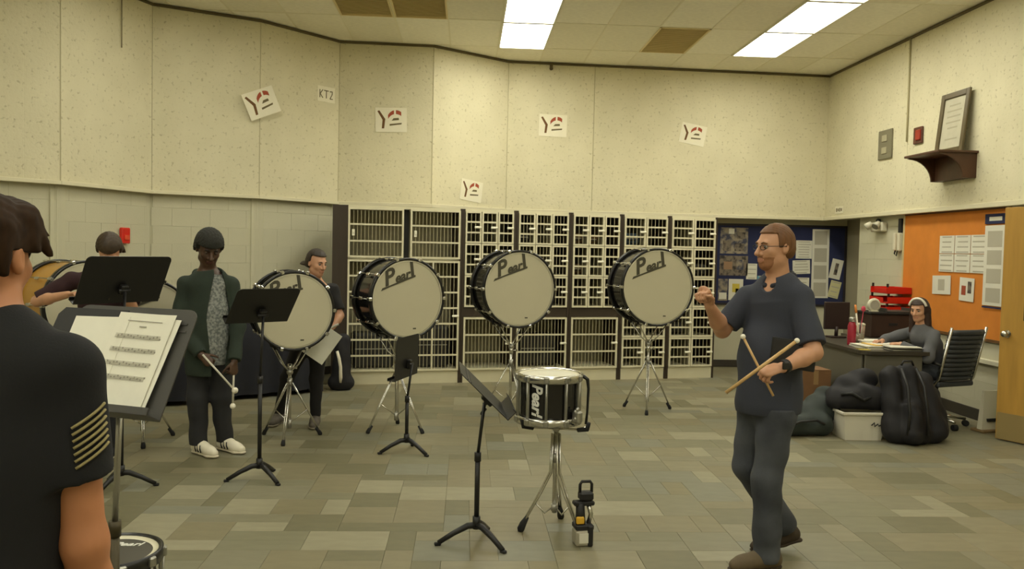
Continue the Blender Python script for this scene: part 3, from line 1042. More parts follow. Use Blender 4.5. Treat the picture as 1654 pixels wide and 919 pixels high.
# ---------------------------------------------------------------- music stands
def music_stand(label, loc, base_rot, desk_c, yaw, tilt, DW=0.50, DH=0.34, desk_m=BLACKMETAL, pole_m=BLACKMETAL, lean=(0, 0)):
    """yaw: direction (world angle) the desk front faces; tilt: lean back from vertical."""
    x0, y0 = loc
    t = thing('music_stand', label, 'music stand', (x0, y0, 0), 0, 'black music stands')
    for k in range(3):
        a = base_rot + 2.094 * k
        e = Vector((math.cos(a), math.sin(a), 0))
        o = MB().tube([Vector((0, 0, 0.10)), e * 0.05 + Vector((0, 0, 0.098)), e * 0.13 + Vector((0, 0, 0.062)), e * 0.215 + Vector((0, 0, 0.014))], [0.020, 0.019, 0.016, 0.014], 8).build('leg', pole_m, t)
        MB().box(e * 0.218 + Vector((0, 0, 0.008)), (0.036, 0.026, 0.016), rz=a, bev=0.004).build('foot_pad', RUBBER, o)
    dc = Vector(desk_c) - Vector((x0, y0, 0))
    n = Vector((math.cos(yaw) * math.cos(tilt), math.sin(yaw) * math.cos(tilt), math.sin(tilt)))
    x = Vector((-math.sin(yaw), math.cos(yaw), 0))
    upd = n.cross(x)
    pv = dc - n * 0.045 - upd * DH * 0.18
    MB().tube([(0, 0, 0.08), (0, 0, 0.15)], 0.022, 12).build('base_hub', pole_m, t)
    mid = Vector((0, 0, max(0.3, pv.z * 0.62)))
    MB().tube([(0, 0, 0.10), mid], 0.0145, 12).build('outer_tube', pole_m, t)
    MB().tube([mid, pv], 0.0095, 12).build('inner_tube', STEEL if pole_m is not BLACKMETAL else BLACKMETAL, t)
    MB().tube([mid - Vector((0, 0, 0.03)), mid + Vector((0, 0, 0.02))], 0.019, 12).build('height_collar', pole_m, t)
    M = Matrix((x, upd, n)).transposed().to_4x4()
    M.translation = dc
    # rounded desk plate
    r = 0.035
    pl = []
    for (cx, cy, a0) in ((DW / 2 - r, DH / 2 - r, 0), (-DW / 2 + r, DH / 2 - r, math.pi / 2)):
        for q in range(5):
            a = a0 + q * math.pi / 8
            pl.append((cx + r * math.cos(a), cy + r * math.sin(a)))
    pl += [(-DW / 2, -DH / 2), (DW / 2, -DH / 2)]
    d = MB().prism(pl, 0.004, M=M @ Matrix.Translation((0, 0, -0.002)))
    d.box(M @ Vector((0, DH / 2 - 0.05, 0.003)), (DW - 0.05, 0.006, 0.004), R=M.to_3x3()).box(M @ Vector((0, DH / 2 - 0.075, 0.003)), (DW - 0.04, 0.006, 0.004), R=M.to_3x3())
    o = d.build('desk', desk_m, t)
    MB().box(M @ Vector((0, -DH / 2, 0.03)), (DW, 0.004, 0.062), R=M.to_3x3()).build('ledge', desk_m, o)
    MB().box(M @ Vector((0, -DH / 2 + 0.010, 0.06)), (DW, 0.022, 0.004), R=M.to_3x3()).build('ledge_lip', desk_m, o)
    b = MB().box(M @ Vector((0, -DH * 0.18, -0.022)), (0.05, 0.075, 0.035), R=M.to_3x3(), bev=0.006)
    b.tube([M @ Vector((-0.04, -DH * 0.18, -0.035)), M @ Vector((0.04, -DH * 0.18, -0.035))], 0.012, 10)
    b.build('tilt_bracket', pole_m, t)
    return t, Matrix.Translation((x0, y0, 0)) @ M @ Matrix.Translation((0, 0, 0.0025))


music_stand('black music stand alone in the foreground, desk seen edge-on', (0.088, 4.62), 3.35, (0.105, 4.60, 0.868), 0.03, 0.80, DH=0.35)
music_stand('black music stand tilted flat in front of the first bass drum', (-1.412, 5.87), 3.45, (-1.40, 5.90, 1.215), math.radians(128), 0.72, DW=0.46, DH=0.33)
music_stand('black music stand turned narrow below the second bass drum', (-0.447, 6.69), 3.5, (-0.455, 6.74, 0.765), math.radians(163), 0.04, DW=0.5, DH=0.335)
music_stand('black music stand with its back to the viewer, hiding the drummer in maroon', (-2.27, 5.66), 0.2, (-2.285, 5.74, 1.385), math.radians(142), 0.50, DW=0.60, DH=0.36)
sd, SDM = music_stand('dark grey music stand holding white sheet music beside the boy', (-1.09, 2.67), 0.5, (-1.075, 2.66, 1.272), math.radians(-112), 0.50, DW=0.47, DH=0.36, desk_m=GREYMETAL, pole_m=mat('bronze_tube', srgb(74, 66, 46), 0.4, 0.5))


STAVE = mat('stave_ink', srgb(158, 153, 138), 0.8)


def sheet(label, M, x, y, w_, h_, rot=0.0, z=0.0, curl=0.01, staves=0, parent=None):
    """one slightly curled sheet of paper on a surface frame"""
    n = 6
    vs, fs = [], []
    for j in range(n + 1):
        for i in range(n + 1):
            u, v = i / n - 0.5, j / n - 0.5
            vs.append((u * w_, v * h_, 0.0012 + curl * (max(0, u) ** 2) * 2 + curl * 0.4 * max(0, -v) ** 2))
    m2 = len(vs)
    vs += [(a, b, c - 0.0008) for a, b, c in vs]
    for j in range(n):
        for i in range(n):
            a = j * (n + 1) + i
            fs.append((a, a + 1, a + n + 2, a + n + 1))
            fs.append((m2 + a, m2 + a + n + 1, m2 + a + n + 2, m2 + a + 1))
    for i in range(n):
        for (a, b) in ((i, i + 1), ((n) * (n + 1) + i + 1, n * (n + 1) + i)):
            fs.append((b, a, m2 + a, m2 + b))
        a, b = i * (n + 1), (i + 1) * (n + 1)
        fs.append((a, b, m2 + b, m2 + a))
        a, b = a + n, b + n
        fs.append((b, a, m2 + a, m2 + b))
    mb = MB().add(vs, fs, 0, False)
    o = mb.build('sheet_music', PAPER, M=M @ Matrix.Translation((x, y, z)) @ Matrix.Rotation(rot, 4, 'Z'))
    tag(o, label, 'sheet music', 'sheet music on the grey stand')
    for k in range(staves):
        yy = h_ * 0.26 - k * h_ * 0.145
        st = MB()
        for q in range(5):
            st.box((-0.005, yy - q * 0.0032, 0.0035 + 0.001), (w_ * 0.78, 0.0011, 0.0004))
        for q in range(14):
            st.box((-w_ * 0.36 + q * w_ * 0.056, yy - 0.006 + 0.004 * math.sin(q * 2.3 + k), 0.0048), (0.005, 0.0055, 0.0004))
        st.build('stave', STAVE, o)
    if staves:
        MB().box((0, h_ * 0.41, 0.0042), (w_ * 0.6, 0.0025, 0.0005)).build('title_line', STAVE, o)
        MB().box((0, h_ * 0.35, 0.0042), (w_ * 0.12, 0.004, 0.0005)).build('subtitle_line', STAVE, o)
    return o


fo = MB().prism([(-0.15, -0.17), (0.13, -0.17), (0.13, 0.155), (-0.13, 0.155), (-0.15, 0.13)], 0.003, M=SDM @ Matrix.Translation((-0.16, 0.01, 0.001))).build('music_folder', BLACK)
tag(fo, 'black folder under the sheets on the grey music stand', 'folder')
sheet('left white sheet of music on the grey stand', SDM, -0.115, -0.012, 0.225, 0.30, rot=0.02, z=0.005)
sheet('right white sheet with printed staves on the grey stand', SDM, 0.055, 0.0, 0.225, 0.31, rot=-0.02, z=0.008, staves=4)
sheet('sheet edge peeking out under the right music page', SDM, 0.078, -0.006, 0.215, 0.30, rot=-0.05, z=0.0055)
# ================================================================== THINGS ON THE WALLS
def facet_frame(a, b, px, py, z, off=0.004):
    """frame on a wall facet: x along the wall, y up, z into the room"""
    d = Vector((b[0] - a[0], b[1] - a[1], 0)).normalized()
    n = Vector((d.y, -d.x, 0))
    return frame(Vector((px, py, z)) + n * off, d, n)


RED = mat('poster_red', srgb(160, 74, 46), 0.8)
DRED = mat('poster_brown', srgb(108, 74, 36), 0.8)
GREYI = mat('poster_grey', srgb(110, 98, 66), 0.8)
POSTP = mat('poster_paper', srgb(236, 229, 203), 0.85, var=0.05)


def poster(label, F, rot, s=1.0):
    o = MB().box((0, 0, 0.001), (0.40 * s, 0.31 * s, 0.002)).build('poster', POSTP, M=F @ Matrix.Rotation(rot, 4, 'Z'))
    tag(o, label, 'poster', 'logo posters on the upper walls')
    z = 0.0027
    # red arched word band
    arc = []
    for k in range(9):
        a = math.radians(150 - k * 12)
        arc.append((0.06 * s + 0.16 * s * math.cos(a) * 0.72, -0.03 * s + 0.13 * s * math.sin(a)))
    vs, fs = [], []
    for (x, y) in arc:
        vs += [(x, y - 0.024 * s, z), (x, y + 0.026 * s, z)]
    for k in range(8):
        if k == 4:
            continue
        fs.append((2 * k, 2 * k + 2, 2 * k + 3, 2 * k + 1))
    MB().add(vs, fs).build('red_arch', RED, o)
    MB().prism([(0.005 * s, -0.01 * s), (0.10 * s, 0.0), (0.095 * s, 0.028 * s), (0.03 * s, 0.022 * s)], 0.0008, M=Matrix.Translation((0, 0, 0.002))).build('grey_word', GREYI, o)
    MB().prism([(-0.02 * s, -0.075 * s), (0.13 * s, -0.055 * s), (0.135 * s, -0.035 * s), (-0.02 * s, -0.052 * s)], 0.0008, M=Matrix.Translation((0, 0, 0.002))).build('underline', GREYI, o)
    # crossed stick mark at the left
    MB().prism([(-0.175 * s, 0.11 * s), (-0.15 * s, 0.12 * s), (-0.075 * s, 0.01 * s), (-0.09 * s, -0.11 * s), (-0.12 * s, -0.11 * s), (-0.11 * s, 0.0)], 0.0008, M=Matrix.Translation((0, 0, 0.002))).build('dark_stroke', DRED, o)
    return o


poster('tilted paper flag with red arch on the left wall seam', facet_frame((-2.93, 9.72), (-2.04, 10.405), -2.425, 9.965, 3.285, 0.03), 0.42, 1.0)
poster('paper flag with red arch above the left end of the cabinets', facet_frame(PL[5], PL[6], -0.99, 10.872, 3.275), 0.02, 1.0)
poster('paper flag with red arch in the middle of the back wall', facet_frame(PL[7], PL[8], 1.175, 11.672, 3.385), -0.02, 0.98)
poster('paper flag with red arch at the right of the back wall', facet_frame(PL[8], PL[9], 3.18, 11.77, 3.335), -0.18, 0.92)
poster('low paper flag with red arch just above the cabinets', facet_frame(PL[6], PL[7], 0.055, 11.28, 2.425), -0.12, 0.9)
o = MB().box((0, 0, 0.001), (0.27, 0.19, 0.002)).build('wall_notice', POSTP, M=facet_frame(PL[4], PL[5], -1.79, 10.685, 3.54))
tag(o, 'small notice with three dark symbols near the left wall corner', 'notice')
for k, pts in enumerate(([(-0.10, 0.05), (-0.10, -0.05)], [(-0.095, 0.0), (-0.055, 0.05)], [(-0.095, 0.0), (-0.055, -0.05)], [(-0.035, 0.045), (0.035, 0.045)], [(0, 0.045), (0, -0.05)],
                         [(0.055, 0.04), (0.095, 0.045)], [(0.095, 0.045), (0.09, 0.005)], [(0.09, 0.005), (0.06, -0.045)], [(0.055, -0.048), (0.10, -0.048)])):
    (x0, y0), (x1, y1) = pts
    MB().tube([(x0, y0, 0.002), (x1, y1, 0.002)], 0.006, 6).build('symbol_stroke', GREYI, o)

# conduits, sensor, alarm
tag(MB().tube([(5.168, 9.665, 4.22), (5.168, 9.66, 3.02)], 0.011, 8).build('conduit', mat('painted_conduit', srgb(186, 176, 138), 0.6)), 'thin painted conduit running down the right wall', 'conduit')
a, b = Vector((*PL[2], 0)), Vector((*PL[3], 0))
p = a.lerp(b, 0.62)
tag(MB().tube([(p.x + 0.02, p.y - 0.01, 4.22), (p.x + 0.02, p.y - 0.01, 3.66)], 0.006, 8).build('cable', mat('grey_cable', srgb(130, 122, 92), 0.6)), 'short cable hanging from the ceiling on the left wall', 'cable')
o = MB().tube([(1.13, 11.64, 4.22), (1.13, 11.64, 4.17)], 0.022, 10).sphere((1.13, 11.64, 4.165), 0.026).build('ceiling_sensor', mat('sensor_brown', srgb(84, 70, 40), 0.5))
tag(o, 'tiny dark sensor at the top of the back wall', 'sensor')
t = thing('fire_alarm', 'red alarm box on the painted block above the bowed drummer', 'fire alarm', M=facet_frame(PL[2], PL[3], -3.607, 9.11, 1.705, -0.045))
REDP = mat('alarm_red', srgb(214, 40, 24), 0.35)
MB().box((0, 0, 0.025), (0.115, 0.17, 0.05), bev=0.01).build('housing', REDP, t)
MB().box((0, -0.02, 0.055), (0.06, 0.05, 0.014), bev=0.005).build('strobe', mat('alarm_lens', srgb(226, 90, 60), 0.2), t)

# ---- right wall, upper
def rframe(y, z, x=5.18, off=0.003):
    return frame((x - off, y, z), (0, -1, 0), (-1, 0, 0))


t = thing('wall_plate', 'grey wall plate with two switches on the upper right wall', 'wall plate', M=rframe(10.16, 3.05))
MB().box((0, 0, 0.01), (0.33, 0.36, 0.02), bev=0.006).build('plate', mat('plate_grey', srgb(122, 116, 92), 0.5), t)
for s_ in (-1, 1):
    MB().box((0.0, s_ * 0.075, 0.024), (0.12, 0.08, 0.012), bev=0.004).build('switch_insert', mat('plate_insert', srgb(168, 160, 130), 0.5), t)
t = thing('wall_strobe', 'small red and brown alarm strobe on the upper right wall', 'fire alarm', M=rframe(9.40, 3.06))
MB().box((0, 0, 0.012), (0.18, 0.19, 0.024), bev=0.006).build('base_plate', mat('strobe_brown', srgb(92, 50, 30), 0.5), t)
MB().box((0.03, 0, 0.03), (0.09, 0.12, 0.03), bev=0.008).build('strobe', mat('strobe_red', srgb(156, 44, 24), 0.35), t)
# wooden bracket shelf
WAL = mat('walnut', srgb(84, 52, 30), 0.45, var=0.3, vscale=4, stretch=(1, 6, 1))
t = thing('wall_shelf', 'dark walnut bracket shelf on the right wall carrying a framed picture', 'shelf', (5.18, 8.59, 2.48))
MB().box((-0.215, 0, 0.262), (0.43, 0.66, 0.024), bev=0.004).build('shelf_board', WAL, t)
prof = [(0, 0), (0, 0.25), (-0.40, 0.25), (-0.40, 0.238)] + [(-0.40 + 0.26 * math.sin(k * math.pi / 16), 0.238 - 0.238 * (1 - math.cos(k * math.pi / 16))) for k in range(1, 9)]
for yy in (-0.30, 0.28):
    MB().prism([(x, z) for x, z in prof], 0.022, M=Matrix.Translation((0, yy + 0.022, 0)) @ Matrix.Rotation(math.pi / 2, 4, 'X')).build('bracket', WAL, t)
MB().box((-0.055, 0, 0.125), (0.10, 0.56, 0.245)).build('back_rail', WAL, t)
t = thing('picture_frame', 'framed certificate standing on the walnut shelf', 'picture', M=frame((5.08, 8.62, 2.756), (0, -1, 0), (-0.995, 0, 0.10)))
FRB = mat('olive_brown_frame', srgb(92, 78, 46), 0.4, var=0.2)
for s_ in (-1, 1):
    MB().box((s_ * 0.225, 0.33, 0.012), (0.06, 0.66, 0.026), bev=0.005).build('frame_side', FRB, t)
    MB().box((0, 0.33 + s_ * 0.30, 0.012), (0.39, 0.06, 0.026), bev=0.005).build('frame_side', FRB, t)
MB().box((0, 0.33, 0.004), (0.42, 0.58, 0.006)).build('certificate', mat('certificate_paper', srgb(190, 184, 158), 0.6, var=0.12, vscale=10), t)
for k, (w_, y_) in enumerate(((0.2, 0.52), (0.26, 0.46), (0.24, 0.40), (0.26, 0.34), (0.18, 0.28), (0.22, 0.16))):
    MB().box((0, y_, 0.0076), (w_, 0.016, 0.001)).build('text_line', mat('certificate_ink', srgb(164, 157, 132), 0.7), t)
MB().box((0, 0.33, 0.0095), (0.40, 0.56, 0.002)).build('backing_glass', mat('picture_glass', srgb(180, 176, 160), 0.05), t) if False else None
o = MB().box((0, 0, 0.002), (0.24, 0.10, 0.004)).build('wall_sign', POSTP, M=rframe(11.40, 2.30))
tag(o, 'tiny dark-lettered sign above the corner of the blue board', 'sign')
for k in range(4):
    MB().box((-0.075 + 0.05 * k, 0.0, 0.005), (0.03, 0.05 - 0.012 * (k % 2), 0.002)).build('sign_glyph', GREYI, o)

# ---- blue bulletin board on the lower back wall
BLU = mat('navy_board_paper', srgb(36, 42, 78), 0.85, var=0.15, vscale=4)
t = thing('bulletin_board', 'navy blue bulletin board in the back right corner', 'bulletin board', (4.61, 12.045, 0.925))
MB().box((0, -0.012, 0.58), (1.92, 0.02, 1.14)).build('board_face', BLU, t)
for s_ in (-1, 1):
    MB().box((s_ * 0.965, -0.014, 0.58), (0.03, 0.028, 1.19)).build('frame_side', mat('board_frame_dark', srgb(40, 34, 36), 0.5), t)
    MB().box((0, -0.014, 0.58 + s_ * 0.58), (1.90, 0.028, 0.03)).build('frame_side', MATS['board_frame_dark'], t)


RS = 5.27 / 5.40


def pinned(name, label, cat, x0, z0, x1, z1, m, plane, grp, rot=0.0, lines=0, lm=None, off=0.0, pics=()):
    cx, cz = (x0 + x1) / 2, (z0 + z1) / 2
    if plane == 'back':
        F = frame((cx, 12.045 - 0.024 - off, cz), (1, 0, 0), (0, -1, 0))
    else:
        F = frame((5.27 - 0.032 - off, cx * RS, 1.64 + (cz - 1.64) * RS), (0, -1, 0), (-1, 0, 0))
    w_, h_ = abs(x1 - x0), abs(z1 - z0)
    if plane == 'right':
        w_, h_ = w_ * RS, h_ * RS
    o_ = MB().box((0, 0, 0.001), (w_, h_, 0.002)).build(name, m, M=F @ Matrix.Rotation(rot, 4, 'Z'))
    tag(o_, label, cat, grp)
    for k in range(lines):
        y_ = h_ * 0.42 - h_ * 0.84 * k / max(1, lines - 1)
        MB().box((random.uniform(-0.03, 0.03) * w_, y_, 0.0024), (w_ * random.uniform(0.6, 0.82), min(0.014, h_ * 0.3 / max(1, lines)), 0.001)).build('text_line', lm or INK2, o_)
    for (u, v, a_, b_, pm) in pics:
        MB().box((u * w_, v * h_, 0.0028), (a_ * w_, b_ * h_, 0.001)).build('printed_picture', pm, o_)
    return o_


INK2 = mat('print_grey', srgb(178, 172, 152), 0.8)
PIC1 = mat('photo_dark', srgb(44, 38, 36), 0.6, col2=srgb(120, 108, 92), vscale=14, thr=(0.45, 0.62))
PIC2 = mat('photo_mixed', srgb(58, 60, 78), 0.6, col2=srgb(150, 138, 116), vscale=10, thr=(0.42, 0.6))
PAP2 = mat('board_paper', srgb(222, 218, 200), 0.8, var=0.06, vscale=6)
YEL = mat('yellow_print', srgb(206, 184, 70), 0.7)
G1 = 'papers pinned to the blue board'
pinned('photo_collage', 'dark photo collage at the top left of the blue board', 'photo', 3.70, 2.04, 4.11, 1.66, PIC2, 'back', G1,
       pics=((-0.1, 0.36, 0.2, 0.2, PAP2), (0.25, 0.2, 0.3, 0.25, PIC1), (-0.25, -0.2, 0.3, 0.4, PIC1), (0.2, -0.25, 0.35, 0.3, PIC1)))
pinned('photo_print', 'dark photo strip halfway down the left of the blue board', 'photo', 3.70, 1.63, 4.12, 1.34, PIC1, 'back', G1, pics=((-0.2, 0.0, 0.3, 0.4, mat('photo_glow', srgb(150, 118, 88), 0.6)), (0.22, 0.05, 0.25, 0.5, PIC2)))
pinned('photo_print', 'small blue photo at the lower left of the blue board', 'photo', 3.69, 1.29, 3.83, 0.97, PIC2, 'back', G1, pics=((0, -0.28, 0.8, 0.3, PAP2),))
pinned('paper_sheet', 'white flyer with yellow picture at the lower left of the blue board', 'paper', 3.845, 1.29, 4.06, 0.98, PAP2, 'back', G1, pics=((0, 0.08, 0.5, 0.4, YEL), (0.08, -0.05, 0.2, 0.2, BLACK)))
pinned('paper_sheet', 'white sheet on the blue board just left of the face of the man', 'paper', 4.10, 1.52, 4.26, 1.29, PAP2, 'back', G1, lines=4)
pinned('paper_sheet', 'light blue slip on the blue board under the chin of the man', 'paper', 4.27, 1.345, 4.41, 1.25, mat('cyan_slip', srgb(96, 160, 186), 0.7), 'back', G1, lines=2)
pinned('paper_sheet', 'uppermost white page right of the head of the man', 'paper', 4.83, 1.875, 5.07, 1.61, PAP2, 'back', G1, lines=7)
pinned('paper_sheet', 'slightly tilted white page behind the neck of the man', 'paper', 4.79, 1.585, 5.05, 1.385, PAP2, 'back', G1, rot=0.05, lines=5)
pinned('paper_sheet', 'lowest white page behind the shoulder of the man', 'paper', 4.85, 1.33, 5.045, 1.13, PAP2, 'back', G1, lines=4)
o = pinned('paper_banner', 'tall white strip of text pages on the blue board', 'paper', 5.075, 2.045, 5.33, 1.035, PAP2, 'back', G1, rot=0.008, pics=((0, 0.375, 0.74, 0.2, INK2), (0, 0.125, 0.74, 0.2, INK2), (0, -0.125, 0.74, 0.2, INK2), (0, -0.375, 0.74, 0.2, INK2)))
pinned('paper_sheet', 'tilted white flyer with dark stroke at the right of the blue board', 'paper', 5.36, 1.61, 5.53, 1.32, PAP2, 'back', G1, rot=-0.2, pics=((0.0, 0, 0.3, 0.6, PIC1),))
pinned('paper_sheet', 'tilted yellowish flyer at the lower right of the blue board', 'paper', 5.35, 1.29, 5.51, 1.04, mat('pale_yellow_paper', srgb(206, 200, 150), 0.8), 'back', G1, rot=-0.22, lines=4)

# ---- orange bulletin board on the right wall
ORA = mat('orange_paper', srgb(216, 132, 44), 0.8, var=0.12, vscale=5, bump=0.5, bscale=7)
t = thing('bulletin_board', 'orange paper covered bulletin board on the right wall', 'bulletin board', (5.27, 8.813, 0.84))
MB().box((-0.014, 0, 0.663), (0.02, 1.894, 1.326)).build('board_face', ORA, t)
for s_ in (-1, 1):
    MB().box((-0.016, s_ * 0.961, 0.663), (0.03, 0.03, 1.354)).build('frame_side', mat('board_frame_cream', srgb(206, 190, 140), 0.5), t)
    MB().box((-0.016, 0, 0.663 + s_ * 0.663), (0.03, 1.894, 0.028)).build('frame_side', mat('board_frame_brown', srgb(110, 78, 44), 0.5), t)
G2 = 'papers pinned to the orange board'
k = 0
nm = {(0, 0): 'lower left', (0, 1): 'lower middle', (0, 2): 'lower right', (1, 0): 'upper left', (1, 1): 'upper middle', (1, 2): 'upper right'}
for r in range(2):
    for c in range(3):
        y1 = 9.215 - c * 0.295
        z0 = 1.505 + r * 0.205
        pinned('calendar_sheet', nm[(r, c)] + ' sheet of the white grid of pages on the orange board', 'paper', y1 - 0.285, z0 + 0.198, y1, z0, PAP2, 'right', G2, lines=4)
o = pinned('paper_banner', 'tall white newsletter strip with navy header on the orange board', 'paper', 8.05, 2.0, 8.385, 1.18, PAP2, 'right', G2, off=0.004,
           pics=((0, 0.33, 0.7, 0.2, INK2), (0, 0.1, 0.7, 0.18, INK2), (0, -0.13, 0.7, 0.18, INK2), (0, -0.37, 0.7, 0.18, INK2)))
MB().box((0, 0.465, 0.002), (0.34, 0.10, 0.003)).build('navy_header', BLU, o)
MB().box((0, 0.465, 0.004), (0.2, 0.04, 0.001)).build('header_print', PAP2, o)
MB().box((0, -0.418, 0.002), (0.33, 0.016, 0.003)).build('navy_footer', BLU, o)
pinned('paper_sheet', 'white sheet with grey picture below the page grid on the orange board', 'paper', 8.97, 1.46, 9.33, 1.25, PAP2, 'right', G2, pics=((0, 0, 0.35, 0.6, INK2),), rot=0.03)
pinned('paper_sheet', 'white sheet with dark and red drawing below the page grid on the orange board', 'paper', 8.54, 1.45, 8.80, 1.20, PAP2, 'right', G2, pics=((0.2, 0.1, 0.25, 0.5, PIC1), (-0.2, -0.05, 0.3, 0.4, RED)), rot=-0.03)

# ---- wall devices on the right block wall
t = thing('emergency_light', 'white two-headed emergency light on the right block wall', 'emergency light', (5.27, 10.365, 1.985))
EW = mat('offwhite_plastic', srgb(214, 208, 182), 0.5)
MB().box((-0.04, 0, 0.05), (0.08, 0.30, 0.12), bev=0.015).build('housing', EW, t)
for s_ in (-1, 1):
    o = MB().tube([(-0.09, s_ * 0.09, 0.10), (-0.15, s_ * 0.12, 0.05)], [0.03, 0.048], 14).build('lamp_head', EW, t)
    MB().tube([(-0.15, s_ * 0.12, 0.05), (-0.154, s_ * 0.122, 0.0465)], 0.042, 14).build('lens', STEEL, o)
MB().sphere((-0.05, 0, 0.13), 0.03).build('test_knob', BLACK, t)
t = thing('wall_phone', 'white wall telephone beside the orange board', 'telephone', (5.27, 9.89, 1.73))
MB().box((-0.03, 0, 0.11), (0.06, 0.12, 0.22), bev=0.012).build('phone_body', EW, t)
MB().box((-0.075, 0.0, 0.115), (0.03, 0.05, 0.21), bev=0.012).build('handset', EW, t)
MB().tube([(-0.06, 0, 0.02), (-0.07, 0.01, -0.03), (-0.05, 0.0, -0.06), (-0.04, 0, 0.0)], 0.008, 6).build('cord', BLACK, t)
MB().box((-0.02, -0.02, 0.31), (0.03, 0.07, 0.17), bev=0.006).build('wall_mount', BLACK, t)
tag(MB().box((5.244, 8.47, 0.625), (0.05, 1.27, 0.05), bev=0.006).build('cable_raceway', EW), 'white cable raceway along the right wall below the orange board', 'cable duct')
# ================================================================== PEOPLE: smooth implicit surfaces, meshed with surface nets
def V(*a):
    return np.array(a, dtype=np.float64)


def nrm(v):
    v = np.asarray(v, float)
    return v / (np.linalg.norm(v) + 1e-12)


def cap(a, b, ra, rb, k=0.02, sq=None, flat=None):
    """tapered capsule; sq = (axis, factor): thinner along axis by factor"""
    return ('cap', np.asarray(a, float), np.asarray(b, float), ra, rb, k, sq, flat)


def ell(c, r, R=None, k=0.02):
    return ('ell', np.asarray(c, float), np.asarray(r, float), np.eye(3) if R is None else np.asarray(R, float), k)


def cut(c, r, R=None, k=0.01):
    return ('cut', np.asarray(c, float), np.asarray(r, float), np.eye(3) if R is None else np.asarray(R, float), k)


def _eval(p, X, Y, Z):
    if p[0] == 'cap':
        _, a, b, ra, rb, k, sq, flat = p
        px, py, pz = X - a[0], Y - a[1], Z - a[2]
        d = b - a
        L2 = d @ d + 1e-12
        if flat is not None:                      # sleeve: straight hem at that fraction of the limb
            hem = (px * d[0] + py * d[1] + pz * d[2]) / math.sqrt(L2) - flat * math.sqrt(L2)
        t = np.clip((px * d[0] + py * d[1] + pz * d[2]) / L2, 0, 1)
        px, py, pz = px - t * d[0], py - t * d[1], pz - t * d[2]
        if sq is not None:
            n = nrm(sq[0])
            c = (px * n[0] + py * n[1] + pz * n[2]) * (1.0 / sq[1] - 1.0)
            px, py, pz = px + c * n[0], py + c * n[1], pz + c * n[2]
        r = ra + (rb - ra) * t
        dd = np.sqrt(px * px + py * py + pz * pz) - r
        return dd if flat is None else np.maximum(dd, hem)
    _, c, r, R, k = p
    px, py, pz = X - c[0], Y - c[1], Z - c[2]
    q = [(px * R[0, i] + py * R[1, i] + pz * R[2, i]) for i in range(3)]
    k0 = np.sqrt(sum((q[i] / r[i]) ** 2 for i in range(3)))
    k1 = np.sqrt(sum((q[i] / r[i] ** 2) ** 2 for i in range(3))) + 1e-9
    return k0 * (k0 - 1) / k1


def _bounds(p):
    if p[0] == 'cap':
        r = max(p[3], p[4])
        return np.minimum(p[1], p[2]) - r, np.maximum(p[1], p[2]) + r
    r = p[2].max()
    return p[1] - r, p[1] + r


def sdf_mesh(prims, h, clips=(), wrinkle=0.0, wfreq=(9, 9, 16), wphase=0.0, strands=0.0, shrink=0.0):
    """clips: list of (point, normal): keep the side where (p-point).normal < 0, or callables(X,Y,Z)->distance"""
    bs = [_bounds(p) for p in prims if p[0] != 'cut']
    lo = np.min([b[0] for b in bs], 0) - 0.04
    hi = np.max([b[1] for b in bs], 0) + 0.04
    n = np.ceil((hi - lo) / h).astype(int) + 1
    F = np.full(n, 0.06, np.float32)
    ax = [lo[i] + h * np.arange(n[i]) for i in range(3)]
    for p in prims:
        a, b = _bounds(p)
        k = p[5] if p[0] == 'cap' else p[4]
        pad = 0.045 + k
        i0 = np.maximum(0, np.floor((a - pad - lo) / h).astype(int))
        i1 = np.minimum(n, np.ceil((b + pad - lo) / h).astype(int) + 1)
        if (i1 <= i0).any():
            continue
        X, Y, Z = ax[0][i0[0]:i1[0], None, None], ax[1][None, i0[1]:i1[1], None], ax[2][None, None, i0[2]:i1[2]]
        d = _eval(p, X, Y, Z)
        sl = F[i0[0]:i1[0], i0[1]:i1[1], i0[2]:i1[2]]
        if p[0] == 'cut':
            e = -d
            t = np.clip(0.5 - 0.5 * (e - sl) / k, 0, 1)
            sl[...] = e * (1 - t) + sl * t + k * t * (1 - t)
        else:
            t = np.clip(0.5 + 0.5 * (sl - d) / k, 0, 1)
            sl[...] = sl * (1 - t) + d * t - k * t * (1 - t)
    X, Y, Z = ax[0][:, None, None], ax[1][None, :, None], ax[2][None, None, :]
    if wrinkle:
        f = wfreq
        F += (wrinkle * (np.sin(X * f[0] * 3 + 2.3 * np.sin(Z * f[2] + wphase) + wphase) * np.sin(Y * f[1] * 2.2 + 1.7 * np.sin(Z * f[2] * 0.63 + 1.3 + wphase))
              + 0.6 * np.sin(Z * f[2] * 2.1 + 3.1 * X * f[0] + 2.0 * Y * f[1] + wphase))).astype(np.float32)
    if strands:
        F += (strands * np.sin(X * 190 + 9 * np.sin(Z * 21)) * np.sin(Y * 170 + 7 * np.sin(Z * 17 + 1))).astype(np.float32)
    if shrink:
        F += shrink
    for c in clips:
        if callable(c):
            F = np.maximum(F, c(X, Y, Z))
        else:
            q, m = np.asarray(c[0], float), nrm(c[1])
            F = np.maximum(F, ((X - q[0]) * m[0] + (Y - q[1]) * m[1] + (Z - q[2]) * m[2]))
    F[0], F[-1] = 0.05, 0.05
    F[:, 0], F[:, -1] = 0.05, 0.05
    F[:, :, 0], F[:, :, -1] = 0.05, 0.05
    return nets(F, lo, h)


